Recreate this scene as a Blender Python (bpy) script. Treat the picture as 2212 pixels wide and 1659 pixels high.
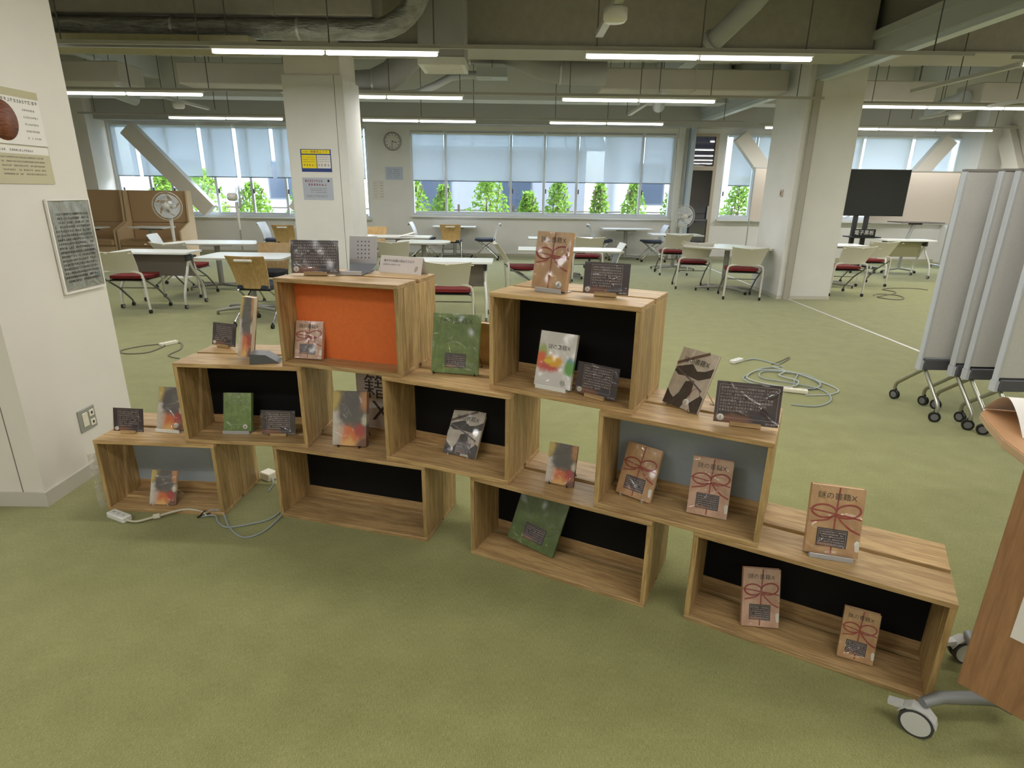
import bpy, math, random
from mathutils import Vector, Matrix, Euler
random.seed(7)
R = math.radians
sc = bpy.context.scene
for o in list(bpy.data.objects):
    bpy.data.objects.remove(o)
col = sc.collection

# ------------------------------------------------------------------ camera
def make_camera():
    F, pitch, roll, yaw = 1273.0, R(18.25), R(0.768), R(-0.094)
    f = Vector((-math.sin(yaw)*math.cos(pitch), math.cos(yaw)*math.cos(pitch), -math.sin(pitch)))
    r = Vector((math.cos(yaw), math.sin(yaw), 0)); u = r.cross(f)
    r2 = r*math.cos(roll) + u*math.sin(roll); u2 = u*math.cos(roll) - r*math.sin(roll)
    cd = bpy.data.cameras.new('camera'); cam = bpy.data.objects.new('camera', cd); col.objects.link(cam)
    cd.sensor_fit = 'HORIZONTAL'; cd.sensor_width = 36.0; cd.lens = F/2212.0*36.0
    cd.clip_start = 0.02; cd.clip_end = 300
    m = Matrix((r2, u2, -f)).transposed().to_4x4(); m.translation = (0, 0, 1.5)
    cam.matrix_world = m
    sc.camera = cam
make_camera()

# ------------------------------------------------------------------ sky, sun, exposure
w = bpy.data.worlds.new('world'); sc.world = w; w.use_nodes = True
nt = w.node_tree; nt.nodes.clear()
bg = nt.nodes.new('ShaderNodeBackground'); out = nt.nodes.new('ShaderNodeOutputWorld')
sky = nt.nodes.new('ShaderNodeTexSky'); sky.sky_type = 'NISHITA'; sky.sun_disc = False
sky.sun_elevation = R(52); sky.sun_rotation = R(68); sky.air_density = 1.0; sky.dust_density = 2.0; sky.altitude = 0
hs = nt.nodes.new('ShaderNodeHueSaturation'); hs.inputs['Saturation'].default_value = .55; nt.links.new(sky.outputs[0], hs.inputs['Color']); nt.links.new(hs.outputs[0], bg.inputs[0]); nt.links.new(bg.outputs[0], out.inputs[0])
bg.inputs[1].default_value = SKY = 2.3
sl = bpy.data.lights.new('sun', 'SUN'); so = bpy.data.objects.new('sun', sl); col.objects.link(so)
sl.energy = 9.0; sl.angle = R(0.6); sl.color = (1, .95, .86)
so.rotation_euler = Vector((.9, .34, 1.2)).to_track_quat('Z', 'Y').to_euler()
TUBE = 6.0          # brightness of the fluorescent tubes
LAMP = 16.5          # watts each lit metre of tube throws downwards
vs = sc.view_settings
vs.view_transform = 'Standard'; vs.look = 'None'; vs.gamma = 1.0; vs.use_curve_mapping = False
vs.exposure = 0.0

# ------------------------------------------------------------------ mesh helper
class MB:
    def __init__(s): s.v = []; s.f = []; s.sm = []
    def add(s, vs, fs, smooth=False):
        n = len(s.v); s.v += [tuple(p) for p in vs]
        for f in fs: s.f.append(tuple(i+n for i in f)); s.sm.append(smooth)
        return s
    def box(s, x0, x1, y0, y1, z0, z1, b=0.0):
        if b <= 0:
            vs = [(x, y, z) for x in (x0, x1) for y in (y0, y1) for z in (z0, z1)]
            return s.add(vs, [(0,1,3,2),(4,6,7,5),(0,4,5,1),(2,3,7,6),(0,2,6,4),(1,5,7,3)])
        vs = []; idx = {}
        X = ((x0, 1), (x1, -1)); Y = ((y0, 1), (y1, -1)); Z = ((z0, 1), (z1, -1))
        for i, (x, sx) in enumerate(X):
            for j, (y, sy) in enumerate(Y):
                for k, (z, sz) in enumerate(Z):
                    for a in range(3):
                        idx[i, j, k, a] = len(vs)
                        vs.append((x + (0 if a == 0 else sx*b), y + (0 if a == 1 else sy*b), z + (0 if a == 2 else sz*b)))
        fs = []
        def q(*t): fs.append(tuple(idx[c] for c in t))
        for i in (0, 1):
            c = [(i,0,0,0),(i,0,1,0),(i,1,1,0),(i,1,0,0)]; q(*(c if i == 0 else c[::-1]))
            c = [(0,i,0,1),(1,i,0,1),(1,i,1,1),(0,i,1,1)]; q(*(c if i == 0 else c[::-1]))
            c = [(0,0,i,2),(0,1,i,2),(1,1,i,2),(1,0,i,2)]; q(*(c if i == 0 else c[::-1]))
        for i in (0, 1):
            for j in (0, 1):
                q((i,j,0,0),(i,j,0,1),(i,j,1,1),(i,j,1,0))
                q((i,0,j,0),(i,0,j,2),(i,1,j,2),(i,1,j,0))
                q((0,i,j,1),(0,i,j,2),(1,i,j,2),(1,i,j,1))
                for k in (0, 1): fs.append((idx[i,j,k,0], idx[i,j,k,1], idx[i,j,k,2]))
        return s.add(vs, fs)
    def tube(s, pts, r, n=8, caps=True, closed=False):
        pts = [Vector(p) for p in pts]; m = len(pts)
        rs = r if isinstance(r, (list, tuple)) else [r]*m
        vs = []; prev = None
        for i, p in enumerate(pts):
            if closed: t = pts[(i+1) % m] - pts[i-1]
            else: t = pts[min(i+1, m-1)] - pts[max(i-1, 0)]
            t.normalize()
            if prev is None:
                a = Vector((0, 0, 1)) if abs(t.z) < .9 else Vector((1, 0, 0))
                nrm = t.cross(a).normalized()
            else:
                nrm = prev - t*prev.dot(t)
                nrm = nrm.normalized() if nrm.length > 1e-6 else t.orthogonal().normalized()
            prev = nrm; b = t.cross(nrm)
            for k in range(n):
                a = 2*math.pi*k/n
                vs.append(p + (nrm*math.cos(a) + b*math.sin(a))*rs[i])
        fs = []
        for i in range(m if closed else m-1):
            j = (i+1) % m
            for k in range(n):
                fs.append((i*n+k, i*n+(k+1) % n, j*n+(k+1) % n, j*n+k))
        s.add(vs, fs, True)
        if caps and not closed:
            s.add([vs[k] for k in range(n)], [tuple(range(n))[::-1]]); s.add([vs[(m-1)*n+k] for k in range(n)], [tuple(range(n))])
        return s
    def cyl(s, c0, c1, r, n=16): return s.tube([c0, c1], r, n)
    def lathe(s, prof, n=24, o=(0, 0, 0), ax='z'):
        vs = []; m = len(prof)
        for k in range(n):
            a = 2*math.pi*k/n
            for (r, h) in prof:
                x, y = r*math.cos(a), r*math.sin(a)
                p = {'z': (x, y, h), 'y': (x, h, y), 'x': (h, x, y)}[ax]
                vs.append((p[0]+o[0], p[1]+o[1], p[2]+o[2]))
        fs = [(k*m+i, ((k+1) % n)*m+i, ((k+1) % n)*m+i+1, k*m+i+1) for k in range(n) for i in range(m-1)]
        return s.add(vs, fs, True)
    def prism(s, poly, d0, d1, ax='z'):
        n = len(poly)
        def P(a, b, d): return {'z': (a, b, d), 'y': (a, d, b), 'x': (d, a, b)}[ax]
        vs = [P(a, b, d0) for a, b in poly] + [P(a, b, d1) for a, b in poly]
        fs = [tuple(range(n))[::-1], tuple(range(n, 2*n))] + [(i, (i+1) % n, n+(i+1) % n, n+i) for i in range(n)]
        return s.add(vs, fs)
    def slab(s, fn, nu, nv, th, smooth=True):
        # curved sheet fn(u,v)->(point, normal) with thickness
        A = []; B = []
        for i in range(nu+1):
            for j in range(nv+1):
                p, nn = fn(i/nu, j/nv); p = Vector(p); nn = Vector(nn)
                A.append(p + nn*th/2); B.append(p - nn*th/2)
        w_ = nv+1; N = len(A); fs = []
        for i in range(nu):
            for j in range(nv):
                a = i*w_+j; fs.append((a, a+w_, a+w_+1, a+1)); fs.append((N+a, N+a+1, N+a+w_+1, N+a+w_))
        s.add(A+B, fs, smooth)
        rim = [i*w_ for i in range(nu+1)] + [nu*w_+j for j in range(1, nv+1)] + [i*w_+nv for i in range(nu-1, -1, -1)] + [j for j in range(nv-1, 0, -1)]
        L = len(rim); vs = [A[k] for k in rim] + [B[k] for k in rim]
        s.add(vs, [(i, (i+1) % L, L+(i+1) % L, L+i) for i in range(L)])
        return s
    def xf(s, m):
        s.v = [tuple(m @ Vector(p)) for p in s.v]; return s
    def mesh(s, name):
        me = bpy.data.meshes.new(name); me.from_pydata(s.v, [], s.f)
        me.polygons.foreach_set('use_smooth', s.sm); me.update()
        return me
    def build(s, name, mat, parent=None, loc=None, rot=None, fixn=True):
        me = s.mesh(name)
        if fixn:
            import bmesh
            bm = bmesh.new(); bm.from_mesh(me); bmesh.ops.recalc_face_normals(bm, faces=bm.faces); bm.to_mesh(me); bm.free()
        return link(name, me, mat, parent, loc, rot)

def link(name, me, mat, parent=None, loc=None, rot=None):
    o = bpy.data.objects.new(name, me)
    if mat is not None and not me.materials: me.materials.append(mat)
    col.objects.link(o)
    if parent: o.parent = parent
    if loc: o.location = loc
    if rot: o.rotation_euler = rot
    return o
def tag(o, label=None, cat=None, group=None, kind=None):
    if label: o['label'] = label
    if cat: o['category'] = cat
    if group: o['group'] = group
    if kind: o['kind'] = kind
    return o
def thing(name, label, cat, loc=(0, 0, 0), rz=0, group=None, rot=None):
    o = bpy.data.objects.new(name, None); col.objects.link(o); o.empty_display_size = .1
    o.location = loc; o.rotation_euler = rot if rot else (0, 0, rz)
    return tag(o, label, cat, group)
def copy_tree(o, parent=None):
    c = o.copy(); col.objects.link(c)
    if parent is not None: c.parent = parent
    for ch in o.children: copy_tree(ch, c)
    return c
def place(proto, used, label, loc, rz, group=None):
    o = proto if not used else copy_tree(proto)
    used.append(o); o.location = loc; o.rotation_euler = (0, 0, rz); o['label'] = label
    if group: o['group'] = group
    return o
def struct(name, mb, mat, label=None, parent=None):
    o = mb.build(name, mat, parent)
    if parent is None: tag(o, label, kind='structure')
    return o

# ------------------------------------------------------------------ materials
def lin(r, g, b):
    def f(c):
        c /= 255.0
        return c/12.92 if c <= .04045 else ((c+.055)/1.055)**2.4
    return (f(r), f(g), f(b), 1)
class N:
    def __init__(s, name):
        s.m = bpy.data.materials.new(name); s.m.use_nodes = True; s.t = s.m.node_tree
        s.p = s.t.nodes['Principled BSDF']
    def n(s, typ, **kw):
        x = s.t.nodes.new(typ)
        for k, v in kw.items(): setattr(x, k, v)
        return x
    def l(s, a, b): s.t.links.new(a, b)
    def val(s, x, inp):
        if isinstance(x, (int, float)): inp.default_value = x
        elif isinstance(x, tuple): inp.default_value = x
        else: s.l(x, inp)
    def math(s, op, a, b=0.0, c=None):
        m = s.n('ShaderNodeMath', operation=op); s.val(a, m.inputs[0]); s.val(b, m.inputs[1])
        if c is not None: s.val(c, m.inputs[2])
        return m.outputs[0]
    def mix(s, fac, a, b, blend='MIX'):
        m = s.n('ShaderNodeMixRGB', blend_type=blend); s.val(fac, m.inputs[0]); s.val(a, m.inputs[1]); s.val(b, m.inputs[2])
        return m.outputs[0]
    def noise(s, co, scale, detail=3, rough=.5, mp=None, loc=None):
        if mp or loc:
            k = s.n('ShaderNodeMapping'); s.l(co, k.inputs[0])
            if mp: k.inputs['Scale'].default_value = mp
            if loc is not None:
                if isinstance(loc, tuple): k.inputs['Location'].default_value = loc
                else: s.l(loc, k.inputs['Location'])
            co = k.outputs[0]
        x = s.n('ShaderNodeTexNoise'); s.l(co, x.inputs['Vector'])
        x.inputs['Scale'].default_value = scale; x.inputs['Detail'].default_value = detail; x.inputs['Roughness'].default_value = rough
        return x.outputs['Fac']
    def ramp(s, fac, stops):
        x = s.n('ShaderNodeValToRGB'); s.l(fac, x.inputs[0]); e = x.color_ramp.elements
        e[0].position, e[0].color = stops[0]; e[1].position, e[1].color = stops[-1]
        for p, c in stops[1:-1]:
            k = e.new(p); k.color = c
        return x.outputs[0]
    def bump(s, h, strength=.3, dist=.01):
        b = s.n('ShaderNodeBump'); b.inputs['Strength'].default_value = strength; b.inputs['Distance'].default_value = dist
        s.l(h, b.inputs['Height']); return b.outputs[0]
    def obj(s): return s.n('ShaderNodeTexCoord').outputs['Object']
    def gen(s): return s.n('ShaderNodeTexCoord').outputs['Generated']
    def rnd(s): return s.n('ShaderNodeObjectInfo').outputs['Random']
    def base(s, c): s.val(c, s.p.inputs['Base Color'])
    def rough(s, v): s.val(v, s.p.inputs['Roughness'])
    def normal(s, x, coat=False):
        s.l(x, s.p.inputs['Normal'])
        if coat: s.l(x, s.p.inputs['Coat Normal'])
MATS = {}
def plain(name, rgb, rough=.6, metal=0.0, coat=0.0, spec=.5, var=0.0, scale=30, bump=0.0):
    if name in MATS: return MATS[name]
    k = N(name); c = lin(*rgb)
    if var:
        nz = k.noise(k.obj(), scale, 4)
        d = tuple(max(0, v*(1-var)) for v in c[:3])+(1,); u = tuple(min(1, v*(1+var)) for v in c[:3])+(1,)
        k.base(k.ramp(nz, [(.3, d), (.7, u)]))
        if bump: k.normal(k.bump(nz, bump, .004))
    else: k.base(c)
    k.rough(rough); k.p.inputs['Metallic'].default_value = metal; k.p.inputs['Coat Weight'].default_value = coat
    k.p.inputs['Specular IOR Level'].default_value = spec
    MATS[name] = k.m; return k.m
def emit(name, rgb, strength):
    if name in MATS: return MATS[name]
    k = N(name); e = k.n('ShaderNodeEmission'); e.inputs[0].default_value = lin(*rgb); e.inputs[1].default_value = strength
    o = [x for x in k.t.nodes if x.type == 'OUTPUT_MATERIAL'][0]; k.l(e.outputs[0], o.inputs[0])
    MATS[name] = k.m; return k.m

def wood(name, axis, light, dark, rough=.5):
    k = N(name); co = k.obj(); rn = k.rnd()
    cv = k.n('ShaderNodeCombineXYZ')
    for i, mul in enumerate((13.0, 7.3, 21.0)): k.l(k.math('MULTIPLY', rn, mul), cv.inputs[i])
    sx = {'x': (.9, 9, 9), 'z': (9, 9, .9)}[axis]; fx = {'x': (2, 90, 90), 'z': (90, 90, 2)}[axis]
    g = k.noise(co, 2.6, 5, .6, sx, cv.outputs[0]); fi = k.noise(co, 2.0, 3, .6, fx, cv.outputs[0])
    wv = k.math('FRACT', k.math('MULTIPLY', g, 5.0)); wv = k.math('ABSOLUTE', k.math('SUBTRACT', wv, .5))
    fac = k.math('ADD', k.math('MULTIPLY', wv, .8), k.math('MULTIPLY', fi, .6))
    c = k.ramp(fac, [(.12, dark), (.42, tuple((a+b)/2 for a, b in zip(light, dark))), (.75, light)])
    bl = k.noise(co, 1.3, 2, .5, sx, cv.outputs[0])
    tone = k.math('ADD', k.math('MULTIPLY', rn, .30), k.math('MULTIPLY', bl, .35)); tone = k.math('ADD', tone, .66)
    cc = k.n('ShaderNodeCombineXYZ')
    for i in range(3): k.l(tone, cc.inputs[i])
    k.base(k.mix(1.0, c, cc.outputs[0], 'MULTIPLY')); k.rough(rough)
    k.normal(k.bump(fi, .10, .002)); k.p.inputs['Coat Weight'].default_value = .12; k.p.inputs['Coat Roughness'].default_value = .3
    return k.m
WX = wood('crate_wood_lengthwise', 'x', lin(200, 168, 118), lin(142, 108, 66))
WZ = wood('crate_wood_upright', 'z', lin(192, 162, 110), lin(132, 102, 60))

def carpet():
    k = N('green_loop_carpet'); co = k.obj()
    big = k.noise(co, .55, 3); mid = k.noise(co, 7, 4); fine = k.noise(co, 330, 2, .7); rib = k.noise(co, 60, 3, .6, (6, .9, 1))
    a = k.math('ADD', k.math('MULTIPLY', fine, .55), k.math('MULTIPLY', rib, .35)); a = k.math('ADD', a, k.math('MULTIPLY', mid, .14))
    c = k.ramp(a, [(.30, lin(98, 98, 56)), (.52, lin(142, 141, 92)), (.74, lin(182, 180, 126))])
    c = k.mix(k.math('MULTIPLY', big, .16), c, lin(126, 128, 76))
    k.base(c); k.rough(.95); k.p.inputs['Specular IOR Level'].default_value = .15
    k.p.inputs['Sheen Weight'].default_value = .32; k.p.inputs['Sheen Roughness'].default_value = .38; k.p.inputs['Sheen Tint'].default_value = (.9, .97, 1, 1)
    k.normal(k.bump(a, .5, .006)); return k.m
CARPET = carpet()
WALL = plain('white_wall_paint', (224, 219, 210), .75, var=.03, scale=3)
WALLB = plain('pale_wall_paint', (218, 217, 213), .75, var=.03, scale=3)
CEIL = plain('concrete_ceiling', (158, 156, 148), .9, var=.08, scale=4)
BEAM = plain('fireproofed_beam', (156, 152, 142), .92, var=.06, scale=14, bump=.15)
DUCTG = plain('grey_duct_paint', (150, 150, 146), .6, var=.03, scale=6)
WHITE = plain('white_powder_coat', (214, 214, 206), .4)
WHITE2 = plain('white_plastic', (226, 226, 220), .42)
OFFW = plain('off_white_plastic_mesh', (212, 208, 198), .55)
BLACK = plain('black_plastic', (26, 26, 27), .45)
DGREY = plain('dark_grey_plastic', (62, 62, 66), .5)
MGREY = plain('mid_grey_metal', (128, 130, 130), .4, .5)
CHROME = plain('chrome_tube', (200, 202, 204), .22, 1.0)
ALU = plain('aluminium', (186, 188, 186), .38, .7)
RED = plain('red_seat_fabric', (112, 26, 26), .85, var=.12, scale=120, bump=.2)
NAVY = plain('navy_seat_fabric', (44, 50, 66), .8, var=.12, scale=120)
GSEAT = plain('grey_seat_fabric', (112, 118, 122), .8, var=.1, scale=120)
PLY = wood('bent_plywood', 'z', lin(196, 164, 112), lin(164, 130, 82), .45)
TOPW = plain('white_table_laminate', (232, 234, 230), .28)
PAPER = plain('white_paper', (232, 228, 222), .7)
WRAPF = None

# ================================================================== THE ROOM
YB = 14.22; XL = -9.45; XR = 10.45; YF = -5.0; ZC = 3.75
struct('floor', MB().box(XL-.3, XR+.3, YF-.3, YB+.25, -.2, 0), CARPET, 'olive green loop carpet floor')
struct('ceiling', MB().box(XL-.3, XR+.3, YF-.3, YB+.25, ZC, ZC+.3), CEIL, 'bare concrete ceiling slab')
struct('wall_left', MB().box(XL-.25, XL, YF, YB, 0, ZC), WALL, 'white left wall')
struct('wall_right', MB().box(XR, XR+.25, YF, YB, 0, ZC), WALL, 'white right wall')
struct('wall_front', MB().box(XL, XR, YF-.25, YF, 0, ZC), WALL, 'white wall at the near end of the room')
W1 = (-9.05, -3.30, .82, 2.80); W2 = (-2.34, 3.62, .90, 2.73); D1 = (4.00, 4.58, .02, 2.74); W3 = (4.72, 10.15, .90, 2.76)
wb = MB(); xs = XL
for (a, b, z0, z1) in (W1, W2, D1, W3):
    wb.box(xs, a, YB, YB+.25, 0, ZC); wb.box(a, b, YB, YB+.25, 0, z0); wb.box(a, b, YB, YB+.25, z1, ZC); xs = b
wb.box(xs, XR, YB, YB+.25, 0, ZC)
struct('wall_back', wb, WALLB, 'pale wall with the window band')
struct('baseboard_back', MB().box(XL, 3.98, YB-.015, YB, 0, .06).box(4.6, XR, YB-.015, YB, 0, .06), plain('baseboard_vinyl', (176, 172, 150), .6), 'beige baseboard under the windows')

FRAME = plain('window_aluminium', (206, 212, 216), .4, .1)
def glass_mat(name, tint, refl):
    k = N(name); k.t.nodes.remove(k.p)
    tr = k.n('ShaderNodeBsdfTransparent'); gl = k.n('ShaderNodeBsdfGlossy'); mx = k.n('ShaderNodeMixShader')
    tr.inputs[0].default_value = tint; gl.inputs['Roughness'].default_value = .02; mx.inputs[0].default_value = refl
    k.l(tr.outputs[0], mx.inputs[1]); k.l(gl.outputs[0], mx.inputs[2])
    o = [x for x in k.t.nodes if x.type == 'OUTPUT_MATERIAL'][0]; k.l(mx.outputs[0], o.inputs[0]); return k.m
GLASS = glass_mat('window_glass', (.93, .97, 1, 1), .05)
DGLASS = glass_mat('dark_door_glass', (.10, .10, .12, 1), .16)
def window(n, win, mulls, label):
    a, b, z0, z1 = win
    e = bpy.data.objects.new('window_%d' % n, None); col.objects.link(e); e.location = (a, YB, z0); tag(e, label, kind='structure')
    W_, H_ = b-a, z1-z0
    m = MB().box(0, W_, .02, .14, 0, .06).box(0, W_, .02, .14, H_-.05, H_).box(0, .05, .02, .14, .06, H_-.05).box(W_-.05, W_, .02, .14, .06, H_-.05)
    m.build('window_frame', FRAME, e)
    MB().box(-.02, W_+.02, -.10, .03, -.03, .0).build('window_sill', WHITE, e)
    ms = [x-a for x in mulls]; edges = [.05]+ms+[W_-.05]
    for i, x in enumerate(ms):
        MB().box(x-.028, x+.028, .03+.02*(i % 2), .09+.02*(i % 2), .06, H_-.05).build('mullion', FRAME, e)
    for i in range(len(edges)-1):
        x0, x1 = edges[i]+.03, edges[i+1]-.03
        p = MB().box(x0, x1, .075, .081, .10, H_-.08).build('pane', GLASS, e)
        MB().box(x0, x1, .06, .095, .06, .10).box(x0, x1, .06, .095, H_-.08, H_-.05).build('sash_rail', FRAME, p)
        MB().box(x0+.005, x0+.03, .03, .06, .52, .62).build('sash_latch', DGREY, p)
window(1, W1, (-8.32, -7.84, -6.82, -6.02, -5.22, -4.2), 'wide left window behind the diagonal brace')
window(2, W2, (-1.55, -.07, .69, 1.44, 2.90), 'wide middle window with garden shrubs outside')
window(3, W3, (5.45, 6.6, 7.8, 8.9), 'right window behind the whiteboards')

# glass door beside the partition track
dd = bpy.data.objects.new('door_1', None); col.objects.link(dd); dd.location = (D1[0], YB, 0); tag(dd, 'dark glazed door with transom reflecting the lights', kind='structure')
DFR = plain('door_frame_beige', (180, 168, 152), .5)
wd = D1[1]-D1[0]
MB().box(0, .05, -.02, .1, 0, 2.74).box(wd-.07, wd, -.02, .1, 0, 2.74).box(.05, wd-.07, -.02, .1, 2.68, 2.74).box(.05, wd-.07, -.02, .1, 1.97, 2.06).box(.05, wd-.07, -.02, .1, 0, .08).build('door_frame', DFR, dd)
MB().box(.05, wd-.07, .03, .04, 2.06, 2.68).build('transom_pane', DGLASS, dd)
MB().box(.05, wd-.07, .03, .04, .08, 1.97).build('door_pane', DGLASS, dd)
MB().box(wd-.11, wd-.08, -.05, -.02, .9, 1.2).build('door_handle', ALU, dd)
MB().box(3.66, 3.80, YB-.06, YB, 0, 2.9).build('trim_1', WHITE); bpy.data.objects['trim_1']['kind'] = 'structure'; bpy.data.objects['trim_1']['label'] = 'white jamb at the end of the middle window'
MB().box(3.90, 3.99, YB-.25, YB, 0, 2.95).build('trim_2', plain('jamb_grey', (170, 182, 192), .5)); bpy.data.objects['trim_2']['kind'] = 'structure'; bpy.data.objects['trim_2']['label'] = 'pale grey end post of the folding partition'

# roller blinds
def blind_mat():
    k = N('translucent_blind_cloth'); k.t.nodes.remove(k.p)
    df = k.n('ShaderNodeBsdfDiffuse'); tl = k.n('ShaderNodeBsdfTranslucent'); tr = k.n('ShaderNodeBsdfTransparent')
    df.inputs[0].default_value = lin(206, 208, 204); tl.inputs[0].default_value = (.56, .60, .62, 1); tr.inputs[0].default_value = (.9, .95, 1, 1)
    m1 = k.n('ShaderNodeMixShader'); m1.inputs[0].default_value = .5; k.l(df.outputs[0], m1.inputs[1]); k.l(tl.outputs[0], m1.inputs[2])
    m2 = k.n('ShaderNodeMixShader'); m2.inputs[0].default_value = .24; k.l(m1.outputs[0], m2.inputs[1]); k.l(tr.outputs[0], m2.inputs[2])
    o = [x for x in k.t.nodes if x.type == 'OUTPUT_MATERIAL'][0]; k.l(m2.outputs[0], o.inputs[0]); return k.m
BLIND = blind_mat()
def blind(x0, x1, z0, z1, y, label, grp):
    t = thing('roller_blind', label, 'blind', ((x0+x1)/2, y, z1), 0, grp); w2 = (x1-x0)/2
    MB().box(-w2, w2, -.0006, .0006, z0-z1, -.05).build('cloth', BLIND, t)
    MB().cyl((-w2, .0, -.03), (w2, .0, -.03), .025, 10).build('roller_tube', WHITE, t)
    MB().box(-w2, w2, -.006, .006, z0-z1-.02, z0-z1).build('hem_bar', plain('hem_bar_grey', (120, 135, 148), .5), t)
    MB().tube([(w2-.01, -.012, -.05), (w2-.01, -.012, z0-z1-.12)], .003, 5).build('pull_cord', WHITE, t)
names1 = ['leftmost', 'second', 'third', 'fourth', 'fifth', 'rightmost']
e1 = [-9.02, -8.45, -7.02, -6.24, -5.42, -4.3, -3.32]
for i in range(6): blind(e1[i]+.04, e1[i+1]-.04, 1.70, 2.80, YB-.035, names1[i]+' half lowered roller blind of the left window', 'blinds of the left window')
e2 = [-2.32, -1.55, -.07, .69, 1.44, 2.90, 3.62]
for i in range(6): blind(e2[i]+.032, e2[i+1]-.032, 1.68, 2.71, YB-.006, names1[i]+' half lowered roller blind of the middle window', 'blinds of the middle window')
names3 = ['leftmost', 'second', 'third', 'fourth', 'rightmost']
e3 = [4.84, 5.42, 6.6, 7.8, 8.9, 10.15]
for i in range(5): blind(e3[i]+.04, e3[i+1]-.04, 1.66, 2.75, YB-.035, names3[i]+' half lowered roller blind of the right window', 'blinds of the right window')

# steel braces across the windows
def brace(p, q, wd_, y, label):
    d = Vector((q[0]-p[0], q[1]-p[1])).normalized(); n_ = Vector((-d.y, d.x))*wd_/2
    poly = [(p[0]+n_.x, p[1]+n_.y), (q[0]+n_.x, q[1]+n_.y), (q[0]-n_.x, q[1]-n_.y), (p[0]-n_.x, p[1]-n_.y)]
    tag(MB().prism(poly, y-.13, y+.06, 'y').build('diagonal_brace', WALL), label, 'brace', 'steel braces at the windows')
brace((-8.47, 2.68), (-6.90, .96), .34, 14.02, 'white diagonal brace slanting down across the left window')
brace((-4.95, .96), (-3.47, 2.68), .34, 14.02, 'white diagonal brace rising behind the signposted column')
brace((4.95, 2.68), (6.45, 1.0), .30, 14.02, 'white diagonal brace behind the glass door side of the right window')
brace((8.35, 1.0), (9.55, 2.68), .30, 14.02, 'white diagonal brace near the right end of the right window')
bx = MB().prism([(12.3, 1.2), (12.7, 1.2), (13.75, 2.9), (13.35, 2.9)], XR-.16, XR-.02, 'x')
tag(bx.build('diagonal_brace', WALL), 'white brace on the right wall above the grey panels', 'brace', 'steel braces at the windows')
tag(MB().prism([(11.0, 2.9), (11.4, 2.9), (12.22, 1.4), (11.9, 1.2)], XR-.16, XR-.02, 'x').build('diagonal_brace', WALL), 'white brace on the right wall leaning the other way', 'brace', 'steel braces at the windows')

# columns
c1 = struct('column', MB().box(-2.99, -2.26, 2.55, 3.28, 0, ZC), WALL, 'white square column nearest the camera with posters')
MB().box(-3.0, -2.25, 2.54, 3.29, 0, .075).build('baseboard', plain('column_skirting', (196, 192, 180), .6), c1)
MB().box(-2.365, -2.362, 2.548, 2.55, .075, ZC).build('panel_seam', plain('seam_grey', (120, 118, 110), .8), c1)
c2 = struct('column', MB().box(-2.61, -1.98, 7.42, 8.11, 0, ZC), WALL, 'white column with yellow and blue notices')
MB().box(-2.64, -2.055, 7.40, 8.13, 0, 2.70).build('cladding_panel', WALLB, c2)
MB().box(-2.048, -1.95, 7.40, 8.13, 0, 2.70).build('cladding_panel', WALLB, c2)
c3 = struct('column', MB().box(3.95, 4.72, 8.78, 9.80, 0, ZC), WALLB, 'wide pier at the partition track')
MB().box(4.03, 4.115, 8.74, 8.78, 0, 2.94).build('partition_jamb', plain('jamb_beige', (170, 166, 154), .5), c3)
MB().box(4.115, 4.13, 8.765, 8.78, 0, 2.94).build('pocket_slot', DGREY, c3)
MB().box(3.94, 4.73, 8.77, 9.81, 0, .05).build('baseboard', plain('column_skirting', (196, 192, 180), .6), c3)
c4 = struct('column', MB().box(9.95, XR, 13.5, YB, 0, ZC), WALLB, 'white corner pier at the right wall')
c5 = struct('column', MB().box(XL, -9.1, 13.6, YB, 0, ZC), WALL, 'white corner pier at the left wall')

struct('sun_block_eave', MB().box(XL-.3, XR+.3, YB+.25, YB+1.25, 3.05, 3.2), plain('eave_white', (190, 190, 186), .8), 'unseen white eave added outside to keep the sun off the windows')  # added eave, out of view, stops direct sun entering the windows
# partition track
tk = struct('partition_track', MB().box(4.02, 4.22, YF, YB-.25, 2.98, 3.22), plain('track_paint', (172, 176, 174), .5), 'long overhead track of the folding partition')
MB().box(3.97, 4.02, YF, YB-.25, 3.14, 3.22).build('track_flange', plain('track_paint', (172, 176, 174), .5), tk)
MB().box(4.06, 4.18, YF, YB-.25, 2.93, 2.98).build('track_rail', plain('track_rail_paint', (190, 198, 200), .4), tk)
MB().box(4.10, 4.14, YF, YB-.25, 3.22, ZC).build('upper_panel', plain('track_upper', (140, 140, 130), .8), tk)
struct('floor_track', MB().box(4.10, 4.14, 5.2, 8.76, 0, .003).box(4.06, 4.10, 9.82, 13.9, 0, .003), plain('floor_track_aluminium', (200, 200, 194), .35, .4), 'thin aluminium floor track of the partition')

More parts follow.
